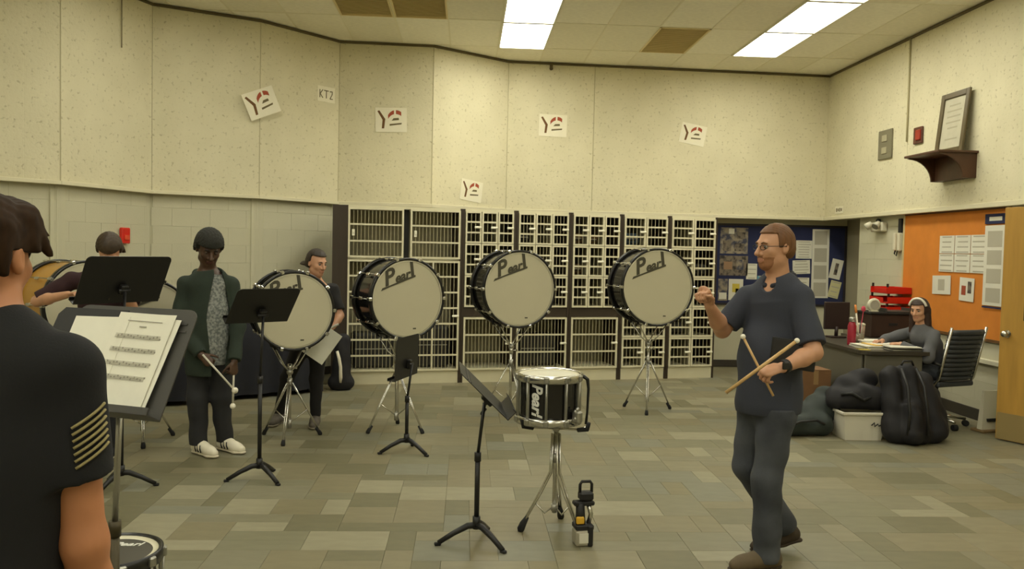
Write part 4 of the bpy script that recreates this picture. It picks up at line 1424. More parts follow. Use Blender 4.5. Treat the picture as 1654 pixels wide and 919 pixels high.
def nets(F, lo, h):
    ins = F < 0
    nx, ny, nz = F.shape
    cnt = np.zeros((nx - 1, ny - 1, nz - 1), np.int8)
    for i in (0, 1):
        for j in (0, 1):
            for k in (0, 1):
                cnt += ins[i:nx - 1 + i, j:ny - 1 + j, k:nz - 1 + k]
    act = (cnt > 0) & (cnt < 8)
    I, J, K = np.nonzero(act)
    idx = np.full(act.shape, -1, np.int32)
    idx[I, J, K] = np.arange(len(I))
    acc = np.zeros((len(I), 3))
    num = np.zeros(len(I))
    corners = [(i, j, k) for i in (0, 1) for j in (0, 1) for k in (0, 1)]
    for a in corners:
        for ax_ in range(3):
            if a[ax_] == 0:
                b = list(a); b[ax_] = 1
                fa = F[I + a[0], J + a[1], K + a[2]].astype(float)
                fb = F[I + b[0], J + b[1], K + b[2]].astype(float)
                m = (fa < 0) != (fb < 0)
                t = np.where(m, fa / (fa - fb + 1e-20), 0)
                p = np.tile(np.array(a, float), (len(I), 1))
                p[:, ax_] += t
                acc[m] += p[m]
                num[m] += 1
    co = (np.stack([I, J, K], 1) + acc / num[:, None]) * h + lo
    quads = []
    for ax_ in range(3):
        o1, o2 = [(1, 2), (2, 0), (0, 1)][ax_]
        sl0 = [slice(0, -1)] * 3
        a = ins
        s0 = [slice(None)] * 3; s1 = [slice(None)] * 3
        s0[ax_] = slice(0, -1); s1[ax_] = slice(1, None)
        A, B = a[tuple(s0)], a[tuple(s1)]
        ch = A != B
        P = np.stack(np.nonzero(ch), 1)
        if len(P) == 0:
            continue
        ok = (P[:, o1] > 0) & (P[:, o2] > 0) & (P[:, o1] < F.shape[o1] - 1) & (P[:, o2] < F.shape[o2] - 1)
        P = P[ok]
        inside0 = A[P[:, 0], P[:, 1], P[:, 2]]
        q = []
        for (d1, d2) in ((-1, -1), (0, -1), (0, 0), (-1, 0)):
            Q = P.copy()
            Q[:, o1] += d1
            Q[:, o2] += d2
            q.append(idx[Q[:, 0], Q[:, 1], Q[:, 2]])
        q = np.stack(q, 1)
        q[~inside0] = q[~inside0][:, ::-1]
        quads.append(q)
    return co, np.concatenate(quads)


def np_mesh(name, co, quads, mats, parent=None, regions=None, offset=(0, 0, 0)):
    """regions: list of (material index, f(co)->bool) painted by place on the surface (lips, stripes)"""
    co = co - np.asarray(offset)
    me = bpy.data.meshes.new(name)
    me.vertices.add(len(co))
    me.vertices.foreach_set('co', co.astype(np.float32).ravel())
    me.loops.add(len(quads) * 4)
    me.loops.foreach_set('vertex_index', quads.astype(np.int32).ravel())
    me.polygons.add(len(quads))
    me.polygons.foreach_set('loop_start', np.arange(0, len(quads) * 4, 4, dtype=np.int32))
    me.polygons.foreach_set('loop_total', np.full(len(quads), 4, np.int32))
    me.polygons.foreach_set('use_smooth', np.ones(len(quads), bool))
    mats = mats if isinstance(mats, (list, tuple)) else [mats]
    for m in mats:
        me.materials.append(m)
    if regions:
        mid = co[quads].mean(1) + np.asarray(offset)
        mi = np.zeros(len(quads), np.int32)
        for k, f in regions:
            mi[f(mid)] = k
        me.polygons.foreach_set('material_index', mi)
    me.update(calc_edges=True)
    me.validate()
    return link(name, me, parent)


def rot_axes(forward, up=(0, 0, 1)):
    """columns: right, forward, up (head or torso frame)"""
    f = nrm(forward)
    r = nrm(np.cross(f, up))
    u = np.cross(r, f)
    return np.stack([r, f, u], 1)


def head_prims(c, Rh, s=1.0, male=True):
    """c: centre of the skull; Rh columns right, forward, up"""
    def P(x, y, z):
        return c + Rh @ (V(x, y, z) * s)
    m = 1.0 if male else 0.94
    L = [ell(P(0, -0.012, 0.028), V(0.074, 0.094, 0.088) * s, Rh, 0.02),
         ell(P(0, 0.022, -0.03), V(0.061 * m, 0.068, 0.082) * s, Rh, 0.03),
         ell(P(0, 0.05, -0.088), V(0.034 * m, 0.034, 0.028) * s, Rh, 0.025),
         cap(P(-0.043 * m, 0.01, -0.066), P(-0.012, 0.055, -0.092), 0.022 * s, 0.018 * s, 0.02),
         cap(P(0.043 * m, 0.01, -0.066), P(0.012, 0.055, -0.092), 0.022 * s, 0.018 * s, 0.02),
         cap(P(-0.03, 0.076, 0.022), P(0.03, 0.076, 0.022), 0.013 * s, 0.013 * s, 0.018),       # brow
         cap(P(-0.042, 0.058, -0.022), P(-0.03, 0.066, -0.03), 0.018 * s, 0.016 * s, 0.02),      # cheeks
         cap(P(0.042, 0.058, -0.022), P(0.03, 0.066, -0.03), 0.018 * s, 0.016 * s, 0.02),
         cut(P(-0.031, 0.094, 0.004), V(0.017, 0.018, 0.012) * s, Rh, 0.012),
         cut(P(0.031, 0.094, 0.004), V(0.017, 0.018, 0.012) * s, Rh, 0.012),
         cap(P(0, 0.088, 0.010), P(0, 0.112, -0.030), 0.009 * s, 0.0125 * s, 0.010),             # nose
         cap(P(-0.012, 0.094, -0.034), P(0.012, 0.094, -0.034), 0.0095 * s, 0.0095 * s, 0.008),
         cap(P(-0.019, 0.086, -0.0585), P(0.019, 0.086, -0.0585), 0.006 * s, 0.006 * s, 0.008),   # lips
         cap(P(-0.015, 0.085, -0.0685), P(0.015, 0.085, -0.0685), 0.0068 * s, 0.0068 * s, 0.008)]
    for sx in (-1, 1):
        Re = Rh @ np.array([[1, 0, 0], [0, math.cos(0.2), -math.sin(0.2)], [0, math.sin(0.2), math.cos(0.2)]])
        L.append(ell(P(sx * 0.076, -0.012, -0.004), V(0.010, 0.019, 0.031) * s, Re, 0.006))
        L.append(cut(P(sx * 0.088, -0.006, -0.002), V(0.008, 0.010, 0.017) * s, Re, 0.006))
    return L


def hand_prims(w, d, pn, s=1.0, curl=0.5, spread=0.012, thumb=1, kk=0.005, tcurl=0.4):
    """w wrist, d direction wrist->knuckles, pn palm normal (the way fingers close); thumb = side sign"""
    d = nrm(d)
    pn = nrm(np.asarray(pn) - d * (np.asarray(pn) @ d))
    sd = np.cross(d, pn) * thumb
    L = [cap(w + d * 0.012 * s, w + d * 0.078 * s, 0.030 * s, 0.039 * s, 0.012, (pn, 0.42)),
         cap(w + d * 0.03 * s + sd * 0.02 * s, w + d * 0.06 * s + sd * 0.02 * s, 0.019 * s, 0.016 * s, 0.012)]
    lens = [(0.042, 0.026, 0.020), (0.046, 0.029, 0.021), (0.043, 0.027, 0.020), (0.034, 0.020, 0.017)]
    for i, ln in enumerate(lens):
        off = (0.030 - 0.020 * i)
        p = w + (d * (0.086 - 0.004 * abs(i - 1)) + sd * off) * s
        ang = 0.25 * curl
        dirv = d + sd * (0.10 - 0.07 * i) * spread / 0.012
        for q, l_ in enumerate(ln):
            ang += curl * (0.75, 0.95, 0.6)[q]
            v = nrm(dirv) * math.cos(ang) + pn * math.sin(ang)
            e = p + v * l_ * s
            r0 = (0.0092, 0.0084, 0.0076)[q] * s * (0.9 if i == 3 else 1)
            L.append(cap(p, e, r0, r0 * 0.92, kk))
            p = e
    p = w + (d * 0.022 + sd * 0.026 + pn * 0.006) * s
    v = nrm(d * 0.75 + sd * 0.62 + pn * 0.35)
    for q, l_ in enumerate((0.040, 0.032, 0.026)):
        e = p + v * l_ * s
        L.append(cap(p, e, (0.0125, 0.0105, 0.0092)[q] * s, (0.0105, 0.0092, 0.0078)[q] * s, 0.006))
        p = e
        v = nrm(v + (pn * 0.55 - sd * 0.45) * tcurl + d * 0.1)
    return L


def face_parts(body, c, Rh, s, off, iris, brow_m, white=None):
    """eyes (white > iris) and brows as small parts"""
    def P(x, y, z):
        return Vector(c + Rh @ (V(x, y, z) * s) - off)
    Rm = Matrix([list(r) for r in Rh])
    for sx in (-1, 1):
        e = MB().sphere(P(sx * 0.031, 0.0765, 0.004), 0.0115 * s, 10, 8).build('eye', white or mat('eye_white', srgb(150, 140, 126), 0.4), body)
        MB().sphere(P(sx * 0.031, 0.0835, 0.0035), (0.0062 * s, 0.0052 * s, 0.0062 * s), 10, 8, R=Rm).build('iris', iris, e)
        MB().tube([P(sx * 0.014, 0.0925, 0.023), P(sx * 0.03, 0.0915, 0.028), P(sx * 0.047, 0.0805, 0.022)], [0.0035 * s, 0.0042 * s, 0.0025 * s], 6).build('eyebrow', brow_m, body)


def shoe(parent, ankle, toe_dir, mats, L=0.27, label=None, off=V(0, 0, 0), stripes=None, pitch=0.0, scale=1.0, laces=None):
    """upper + sole (+ stripes, laces); ankle given over the floor point at heel"""
    f = nrm(V(toe_dir[0], toe_dir[1], 0))
    r = V(f[1], -f[0], 0)
    a = V(ankle[0], ankle[1], 0)
    z0 = ankle[2] if len(ankle) > 2 else 0.0
    cp, sp = math.cos(pitch), math.sin(pitch)

    def P(x, y, z):
        # pitch about the toe ball (heel lifted)
        yb, zb = y - 0.14, z
        y2, z2 = yb * cp + zb * sp, -yb * sp + zb * cp
        return a + f * (y2 + 0.14) * scale + r * x * scale + V(0, 0, max(z2, 0.001) * scale + z0)
    up = [cap(P(0, -0.02, 0.06), P(0, -0.01, 0.11), 0.042, 0.046, 0.03), cap(P(0, -0.03, 0.045), P(0, 0.06, 0.05), 0.036, 0.042, 0.03),
          cap(P(0, 0.04, 0.06), P(0.004, 0.15, 0.042), 0.044, 0.040, 0.03), cap(P(0.004, 0.13, 0.038), P(0.002, 0.185, 0.034), 0.042, 0.033, 0.02)]
    so = [cap(P(0, -0.035, 0.014), P(0, 0.05, 0.014), 0.037, 0.036, 0.02, ((0, 0, 1), 0.4)), cap(P(0, 0.05, 0.014), P(0.004, 0.15, 0.014), 0.036, 0.046, 0.02, ((0, 0, 1), 0.35)),
          cap(P(0.004, 0.15, 0.014), P(0.002, 0.19, 0.015), 0.046, 0.036, 0.02, ((0, 0, 1), 0.38))]
    co, q = sdf_mesh(up, 0.007, clips=[(P(0, 0, 0.115), (0, 0, 1)), (V(0, 0, 0.018 * scale + z0), (0, 0, -1))])
    sh = np_mesh('shoe', co, q, mats[0], parent, offset=off)
    if label:
        sh['label'] = label
    co, q = sdf_mesh(so, 0.007, clips=[(V(0, 0, 0.001 + z0 * 0), (0, 0, -1))])
    np_mesh('sole', co, q, mats[1], sh, offset=off)
    if stripes:
        for sx in (-1, 1):
            for k in range(3):
                y = 0.035 + 0.03 * k
                pts = [P(sx * 0.046, y, 0.03) - off, P(sx * 0.0465, y - 0.012, 0.052) - off, P(sx * 0.038, y - 0.022, 0.078) - off]
                MB().tube([Vector(p_) for p_ in pts], 0.0055, 6).build('stripe', stripes, sh)
    if laces:
        for k in range(4):
            y = 0.055 + 0.022 * k
            z = 0.103 - 0.011 * k
            MB().tube([Vector(P(-0.022, y, z - 0.008) - off), Vector(P(0, y + 0.004, z) - off), Vector(P(0.022, y, z - 0.008) - off)], 0.0035, 6).build('lace', laces, sh)
    return sh


# skin, hair and cloth
SKIN_M = mat('skin_fair', srgb(196, 146, 112), 0.5, var=0.08, vscale=12)
SKIN_B = mat('skin_tan', srgb(190, 128, 88), 0.5, var=0.08, vscale=12)
SKIN_D = mat('skin_deep', srgb(78, 54, 38), 0.45, var=0.1, vscale=12)
SKIN_L = mat('skin_light', srgb(206, 154, 120), 0.5, var=0.08, vscale=12)
LIP_M = mat('lips_rose', srgb(182, 126, 100), 0.5)
LIP_D = mat('lips_deep', srgb(86, 50, 42), 0.4)
EYE_B = mat('iris_brown', srgb(48, 34, 24), 0.2)
# ------------------------------------------------------------------ the man walking in profile
MO = V(1.60, 4.33, 0)
man = thing('person', 'standing man in navy polo and jeans raising a fist, holding mallets', 'person', tuple(MO))
HAIR_M = mat('auburn_hair', srgb(112, 72, 34), 0.6, var=0.35, vscale=40, stretch=(1, 1, 0.3))
POLO = mat('navy_polo', srgb(52, 55, 66), 0.85, var=0.12, vscale=6, bump=0.1, bscale=200)
DENIM = mat('blue_denim', srgb(86, 89, 95), 0.85, var=0.35, vscale=3.5, bump=0.15, bscale=180, col2=srgb(46, 49, 56))

hc = V(1.612, 4.30, 1.685)
Rh = rot_axes((-0.93, -0.30, -0.05), (0.02, 0, 1))
tf = nrm(V(-0.80, -0.60, 0))                      # chest direction
tr = nrm(np.cross(tf, (0, 0, 1)))                 # his right
shL, shR = V(1.722, 4.215, 1.425), V(1.528, 4.445, 1.41)
elL, wrL = V(1.752, 4.085, 1.16), V(1.555, 3.99, 1.095)
elR, wrR = V(1.39, 4.43, 1.235), V(1.262, 4.245, 1.375)
hpL, hpR = V(1.645, 4.245, 0.89), V(1.585, 4.39, 0.89)
knL, anL = V(1.585, 4.215, 0.49), V(1.600, 4.225, 0.085)      # near leg, planted
knR, anR = V(1.545, 4.42, 0.50), V(1.785, 4.46, 0.135)        # far leg, trailing
prim = head_prims(hc, Rh, 1.0)
prim += [cap(hc + V(0.012, 0, -0.06), V(1.655, 4.325, 1.465), 0.058, 0.062, 0.03),
         cap(V(1.645, 4.325, 1.40), V(1.62, 4.32, 1.12), 0.13, 0.125, 0.05, (tf, 0.78)), cap(V(1.62, 4.32, 1.12), V(1.615, 4.32, 0.92), 0.125, 0.13, 0.05, (tf, 0.85)),
         cap(shL, elL, 0.055, 0.042, 0.03), cap(elL, elL + (wrL - elL) * 0.35, 0.042, 0.043, 0.02), cap(elL + (wrL - elL) * 0.35, wrL, 0.043, 0.027, 0.02),
         cap(shR, elR, 0.055, 0.042, 0.03), cap(elR, elR + (wrR - elR) * 0.35, 0.042, 0.043, 0.02), cap(elR + (wrR - elR) * 0.35, wrR, 0.043, 0.027, 0.02),
         cap(hpL, knL, 0.08, 0.055, 0.03), cap(knL, anL, 0.055, 0.036, 0.03), cap(hpR, knR, 0.08, 0.055, 0.03), cap(knR, anR, 0.055, 0.036, 0.03)]
hdL = nrm(V(-0.95, -0.12, -0.22))
prim += hand_prims(wrL, hdL, V(0.1, 0.5, -0.9), 1.0, curl=1.15, thumb=-1, tcurl=0.7)
hdR = nrm(V(-0.42, -0.2, 0.88))
prim += hand_prims(wrR, hdR, V(-0.7, -0.55, -0.2), 1.0, curl=1.36, thumb=1, tcurl=0.8)
co, q = sdf_mesh(prim, 0.005)


def lips(c, Rh_, s=1.0):
    def f(m):
        l_ = (m - c) @ Rh_ / s
        return (np.abs(l_[:, 0]) < 0.024) & (l_[:, 1] > 0.078) & (l_[:, 2] < -0.053) & (l_[:, 2] > -0.0755)
    return f


body = np_mesh('body', co, q, [SKIN_M, LIP_M], man, regions=[(1, lips(hc, Rh))], offset=MO)
face_parts(body, hc, Rh, 1.0, MO, EYE_B, HAIR_M)


def hloc(c, Rh_, s=1.0):
    def g(X, Y, Z):
        x, y, z = X - c[0], Y - c[1], Z - c[2]
        return tuple((x * Rh_[0, i] + y * Rh_[1, i] + z * Rh_[2, i]) / s for i in range(3))
    return g


def hair_mesh(name, parent, c, Rh_, m, off, s=1.0, thick=0.012, hairline=0.062, side=-0.02, nape=-0.05, extra=(), fwd_lim=0.035, strands=0.0018, h=0.005, clips=()):
    def P(x, y, z):
        return c + Rh_ @ (V(x, y, z) * s)
    pr = [ell(P(0, -0.014, 0.030), V(0.076 + thick, 0.096 + thick, 0.090 + thick * 1.2) * s, Rh_, 0.02),
          ell(P(0, -0.04, -0.015), V(0.068 + thick, 0.066 + thick, 0.07) * s, Rh_, 0.03)] + list(extra)
    g = hloc(c, Rh_, s)

    def clip(X, Y, Z):
        x, y, z = g(X, Y, Z)
        face = np.minimum(hairline - z, y - fwd_lim)                     # in front of the ears and below the hairline -> removed
        slope = np.minimum(side - z, y + 0.018)                          # sideburn
        bot = nape - z
        return (np.maximum(np.maximum(face, slope), bot) * s).astype(np.float32)
    co_, q_ = sdf_mesh(pr, h, clips=[clip] + list(clips), strands=strands)
    return np_mesh(name, co_, q_, m, parent, offset=off)


hair_mesh('hair', man, hc, Rh, HAIR_M, MO, thick=0.006, hairline=0.074, side=0.0, nape=-0.06, fwd_lim=0.026)
# stubble beard along the jaw
BEARD = mat('reddish_stubble', srgb(158, 108, 72), 0.7, var=0.25, vscale=60)


def bclip(X, Y, Z):
    x, y, z = hloc(hc, Rh)(X, Y, Z)
    low = z + 0.046 - 0.35 * np.minimum(0, y - 0.05)
    mouth = -(np.sqrt((x / 0.024) ** 2 + ((z + 0.063) / 0.0125) ** 2) - 1) * 0.012
    mouth = np.where(y > 0.06, mouth, -1)
    return np.maximum(np.maximum(low, -y - 0.002), mouth).astype(np.float32)


co, q = sdf_mesh([p for p in head_prims(hc, Rh, 1.0)], 0.004, clips=[bclip], shrink=-0.0018)
np_mesh('beard', co, q, BEARD, man, offset=MO)
# glasses
gl = MB()


def HP(x, y, z):
    return Vector(hc + Rh @ V(x, y, z) - MO)


for sx in (-1, 1):
    ring = []
    for k in range(16):
        a = 2 * math.pi * k / 16
        ring.append(HP(sx * 0.031 + 0.021 * math.cos(a), 0.097 - 0.12 * abs(sx * 0.031 + 0.021 * math.cos(a)) ** 1.3, 0.002 + 0.013 * math.sin(a)))
    gl.tube(ring, 0.0018, 6, closed=True)
    gl.tube([HP(sx * 0.057, 0.092, 0.008), HP(sx * 0.078, 0.07, 0.008), HP(sx * 0.083, -0.01, 0.006)], 0.0019, 6)
gl.tube([HP(-0.01, 0.098, 0.006), HP(0.01, 0.098, 0.006)], 0.0018, 6)
gl.build('glasses', BLACKMETAL, man)
# polo shirt: trunk + sleeves, clean hem, collar, placket
tc0, tc1, tc2 = V(1.655, 4.33, 1.42), V(1.625, 4.325, 1.14), V(1.615, 4.32, 0.86)
sp = [cap(tc0, tc1, 0.148, 0.155, 0.05, (tf, 0.76)), cap(tc1, tc2, 0.158, 0.180, 0.05, (tf, 0.86)),
      ell(tc1 + tf * 0.035 + V(0, 0, -0.03), V(0.15, 0.11, 0.17), rot_axes(tf), 0.06),
      cap(shR, shL, 0.055, 0.055, 0.06), cap(V(1.65, 4.335, 1.455), V(1.655, 4.33, 1.40), 0.07, 0.11, 0.05),
      cap(shL, elL, 0.066, 0.070, 0.035, None, 0.86), cap(shR, elR, 0.064, 0.068, 0.035, None, 0.84)]


def limb_cut(a, b, t, r):
    """remove cloth beyond fraction t of the limb a->b (only near that limb)"""
    a, b = np.asarray(a, float), np.asarray(b, float)
    d = nrm(b - a)
    p0 = a + (b - a) * t

    def f(X, Y, Z):
        al = (X - p0[0]) * d[0] + (Y - p0[1]) * d[1] + (Z - p0[2]) * d[2]
        rx, ry, rz_ = X - p0[0] - al * d[0], Y - p0[1] - al * d[1], Z - p0[2] - al * d[2]
        rad = np.sqrt(rx * rx + ry * ry + rz_ * rz_)
        return np.minimum(al, r - rad).astype(np.float32)
    return f


nv = V(1.645, 4.322, 1.50) + tf * 0.085
co, q = sdf_mesh(sp, 0.006, clips=[(V(1.6, 0, 0.815), (0.06, 0, -1)), lambda X, Y, Z: (0.038 - np.sqrt((X - nv[0]) ** 2 + (Y - nv[1]) ** 2 + ((Z - nv[2]) * 0.8) ** 2)).astype(np.float32)], wrinkle=0.0035, wfreq=(6, 6, 11))
shirt = np_mesh('polo_shirt', co, q, POLO, man, offset=MO)
shirt['label'] = 'navy short sleeved polo shirt'
# collar
nb = V(1.645, 4.325, 1.505)
ring = []
for k in range(13):
    a = math.radians(16 + 328 * k / 12) + math.pi / 2
    c_, s_ = math.cos(a - math.pi / 2), math.sin(a - math.pi / 2)
    ring.append(nb + tf * 0.078 * c_ + tr * 0.078 * s_ + V(0, 0, 0.012 - 0.035 * c_))
cp_ = [cap(ring[k], ring[k + 1], 0.015, 0.015, 0.008) for k in range(12)]
cp_ += [cap(p + V(0, 0, 0.0), p + nrm(p - nb) * V(1, 1, 0) * 0.022 + V(0, 0, -0.028), 0.013, 0.010, 0.012) for p in ring[2:-2]]
co, q = sdf_mesh(cp_, 0.005)
np_mesh('collar', co, q, mat('navy_collar', srgb(36, 38, 46), 0.85), shirt, offset=MO)
# jeans
jp = [cap(V(1.62, 4.32, 0.90), V(1.615, 4.318, 0.86), 0.135, 0.145, 0.04, (tf, 0.8)), cap(hpL, knL, 0.102, 0.076, 0.04), cap(knL, anL + V(0, 0, 0.0), 0.076, 0.071, 0.03),
      cap(hpR, knR, 0.100, 0.075, 0.04), cap(knR, anR + V(0, 0, 0.02), 0.075, 0.066, 0.03), ell(V(1.645, 4.335, 0.86), V(0.135, 0.12, 0.12), None, 0.05)]
dR = nrm(anR - knR)
co, q = sdf_mesh(jp, 0.006, clips=[(V(0, 0, 0.852), (0, 0, 1)), (V(0, 0, 0.045), (0, 0, -1)), limb_cut(knR, anR, 1.03, 0.12)], wrinkle=0.005, wfreq=(5, 5, 14), wphase=0.7)
np_mesh('jeans', co, q, DENIM, man, offset=MO)
TAUPE = mat('taupe_suede', srgb(98, 84, 62), 0.8, var=0.15)
SOLE = mat('brown_sole', srgb(58, 46, 32), 0.8)
shoe(man, (1.615, 4.23), (-1, -0.20), (TAUPE, SOLE), off=MO, laces=BLACK, scale=1.05)
shoe(man, (1.835, 4.475), (-0.95, 0.12), (mat('brown_suede', srgb(62, 50, 36), 0.8), SOLE), off=MO, pitch=0.35, scale=1.02)
# watch
wd = nrm(wrL - elL)
MB().tube([Vector(wrL - wd * 0.035 - MO), Vector(wrL - wd * 0.005 - MO)], 0.034, 18).build('watch_strap', BLACK, man)
MB().box(Vector(wrL - wd * 0.02 + V(-0.01, -0.036, 0.006) - MO), (0.034, 0.012, 0.034), rz=0.15, bev=0.004).build('watch_face', mat('watch_glass', srgb(60, 60, 58), 0.15, 0.5), man)

# mallets in his hand
WOOD = mat('pale_stick_wood', srgb(206, 168, 110), 0.45, var=0.12, vscale=6)
FELT = mat('white_felt', srgb(236, 230, 212), 0.9)


def mallet(label, a, b, r=0.007, ball=0.013, m=WOOD, grp='mallets held by the man', bm=FELT, taper=1.0):
    t_ = thing('drum_mallet', label, 'mallet', tuple(a), 0, grp)
    a, b = Vector(a), Vector(b)
    MB().tube([(0, 0, 0), (b - a) * 0.5, b - a], [r, r, r * taper], 10).build('shaft', m, t_)
    dv = (b - a).normalized()
    MB().sphere(b - a + dv * ball * 0.5, (ball, ball, ball)).build('mallet_head', bm, t_)
    return t_


hL = wrL + hdL * 0.085 + V(0.005, 0.02, -0.03)
mallet('mallet slanting up to the right across the polo shirt', (hL + V(-0.205, -0.03, -0.075)), (hL + V(0.115, -0.075, 0.185)), r=0.0085)
mallet('mallet slanting up to the left from the hand of the man', (hL + V(0.035, -0.02, -0.09)), (hL + V(-0.095, 0.06, 0.185)), r=0.006)
fo = MB().box((0, 0, 0), (0.22, 0.02, 0.15), bev=0.004).build('folder', BLACK, M=frame((1.665, 4.130, 1.145), (0.9, -0.35, 0.1), (0.1, 0.0, 1)))
MB().box((0, -0.011, 0.0), (0.20, 0.003, 0.13), bev=0.001).build('cover', mat('folder_cover', srgb(34, 32, 31), 0.5), fo)
tag(fo, 'black folder tucked under the arm of the man', 'folder')
# ------------------------------------------------------------------ other people
def limb(a, b, r0, r1, k=0.025):
    a, b = np.asarray(a, float), np.asarray(b, float)
    m = a + (b - a) * 0.35
    return [cap(a, m, r0, r0 * 0.98, k), cap(m, b, r0 * 0.98, r1, k)]


def body_prims(J, tf, s=1.0, hs=1.0, male=False):
    L = head_prims(J['head'], J['Rh'], hs, male)
    nk = J['neck']
    L += [cap(J['head'] + J['Rh'] @ V(0, -0.02, -0.06) * hs, nk, 0.052 * s, 0.058 * s, 0.03),
          cap(nk - V(0, 0, 0.06), J['pelvis'], 0.12 * s, 0.13 * s, 0.05, (tf, 0.78)), cap(J['shA'], J['shB'], 0.05 * s, 0.05 * s, 0.05)]
    for e in 'AB':
        L += [cap(J['sh' + e], J['el' + e], 0.050 * s, 0.038 * s, 0.025)] + limb(J['el' + e], J['wr' + e], 0.040 * s, 0.026 * s)
        L += [cap(J['hp' + e], J['kn' + e], 0.080 * s, 0.055 * s, 0.03), cap(J['kn' + e], J['an' + e], 0.055 * s, 0.036 * s, 0.03)]
        d, pn, curl, th = J['hand' + e]
        L += hand_prims(J['wr' + e], d, pn, 0.95 * s, curl=curl, thumb=th)
    return L


def top_prims(J, tf, s=1.0, w=0.15, belly=0.15, sl=0.062, low=None, arm='el', hem=(0.8, 0.8)):
    nk, pv = J['neck'], J['pelvis']
    low = pv if low is None else low
    mid = (nk + pv) / 2
    L = [cap(nk - V(0, 0, 0.10), mid, w * s, belly * s, 0.05, (tf, 0.76)), cap(mid, low, belly * s, belly * 1.06 * s, 0.05, (tf, 0.84)),
         cap(J['shA'], J['shB'], 0.055 * s, 0.055 * s, 0.05), cap(nk - V(0, 0, 0.02), nk - V(0, 0, 0.08), 0.066 * s, 0.10 * s, 0.04)]
    for i, e in enumerate('AB'):
        L.append(cap(J['sh' + e], J['el' + e], sl * s, (sl + 0.002) * s, 0.03, None, None if arm == 'wr' else hem[i]))
        if arm == 'wr':
            L.append(cap(J['el' + e], J['wr' + e], (sl - 0.002) * s, 0.046 * s, 0.03, None, 0.96))
    return L


def leg_prims(J, tf, s=1.0, th=0.092, kn=0.066, an=0.056, hip=0.14):
    L = [cap(J['pelvis'] + V(0, 0, 0.03), J['pelvis'] - V(0, 0, 0.05), hip * s, hip * s, 0.05, (tf, 0.8))]
    for e in 'AB':
        L += [cap(J['hp' + e], J['kn' + e], th * s, kn * s, 0.035), cap(J['kn' + e], J['an' + e], kn * s, an * s, 0.03)]
    return L


# ---- person in the open green hoodie
GO = V(-1.95, 6.58, 0)
green = thing('person', 'person in open dark green hoodie holding two white mallets, looking down', 'person', tuple(GO))
tf = nrm(V(0.38, -0.92, 0))
J = dict(head=V(-1.985, 6.59, 1.60), Rh=rot_axes((0.42, -0.80, -0.42), (0.05, 0, 1)), neck=V(-2.0, 6.63, 1.40), pelvis=V(-1.99, 6.63, 0.83),
         shA=V(-2.165, 6.60, 1.325), shB=V(-1.84, 6.68, 1.32), elA=V(-2.20, 6.56, 1.0), elB=V(-1.775, 6.64, 1.0),
         wrA=V(-1.99, 6.44, 0.79), wrB=V(-1.76, 6.50, 0.74), hpA=V(-2.07, 6.62, 0.80), hpB=V(-1.91, 6.65, 0.80),
         knA=V(-2.06, 6.58, 0.44), knB=V(-1.90, 6.64, 0.44), anA=V(-2.05, 6.59, 0.08), anB=V(-1.885, 6.70, 0.08),
         handA=(V(0.75, -0.2, -0.6), V(0.3, 0.8, -0.4), 1.2, 1), handB=(V(0.0, -0.15, -1), V(-0.6, 0.5, 0), 1.3, -1))
co, q = sdf_mesh(body_prims(J, tf, 1.0, 1.12, True), 0.0065)
b_ = np_mesh('body', co, q, [SKIN_D, LIP_D], green, regions=[(1, lips(J['head'], J['Rh'], 1.12))], offset=GO)
HAIR_D = mat('black_hair', srgb(34, 34, 26), 0.8, var=0.2, vscale=60, bump=0.5, bscale=160)
face_parts(b_, J['head'], J['Rh'], 1.12, GO, EYE_B, HAIR_D, mat('eye_white_dim', srgb(84, 68, 54), 0.5))
hair_mesh('hair', green, J['head'], J['Rh'], HAIR_D, GO, s=1.12, thick=0.022, hairline=0.045, side=0.005, nape=-0.03, fwd_lim=0.028, strands=0.003, h=0.006)
GREENM = mat('dark_green_fleece', srgb(44, 54, 44), 0.95, var=0.2, vscale=8, bump=0.2, bscale=150)
TEE = mat('grey_print_tee', srgb(146, 148, 142), 0.9, col2=srgb(96, 100, 98), vscale=55, thr=(0.4, 0.6))
BLACKP = mat('charcoal_trousers', srgb(40, 40, 42), 0.9, var=0.2, vscale=5)
hood = top_prims(J, tf, 1.0, 0.160, 0.165, 0.062, low=V(-1.99, 6.63, 0.66), arm='wr')
nk = J['neck']


def open_front(X, Y, Z):
    # V-shaped front opening of the unzipped hoodie
    x, y = X - nk[0], Y - nk[1]
    a = x * tf[0] + y * tf[1]
    r_ = x * tf[1] * -1 + y * tf[0]
    half = 0.03 + 0.065 * np.clip((1.40 - Z) / 0.35, 0, 1) ** 0.8 * np.clip((Z - 0.5) / 0.6, 0.35, 1)
    return np.minimum(a - 0.02, half - np.abs(r_ - 0.065)).astype(np.float32)


co, q = sdf_mesh(hood + [cap(nk - tf * 0.07 + V(-0.08, 0, 0.0), nk - tf * 0.07 + V(0.08, 0, 0), 0.045, 0.045, 0.04), cap(nk + V(-0.085, -0.01, -0.01), nk - tf * 0.08 + V(0, 0, 0.01), 0.036, 0.045, 0.03),
                         cap(nk + V(0.085, 0.01, -0.01), nk - tf * 0.08 + V(0, 0, 0.01), 0.036, 0.045, 0.03)],
                 0.007, clips=[open_front, (V(0, 0, 0.62), (0, 0, -1))], wrinkle=0.005, wfreq=(5, 5, 10), wphase=1.0)
np_mesh('hoodie', co, q, GREENM, green, offset=GO)['label'] = 'dark green zip hoodie worn open'
tee = top_prims(J, tf, 0.93, 0.158, 0.166, 0.05, low=V(-1.99, 6.63, 0.72))[:4]
co, q = sdf_mesh(tee, 0.007, clips=[(V(0, 0, 0.70), (0, 0, -1)), (V(0, 0, 1.385), (0.1, -0.25, 1))], wrinkle=0.003)
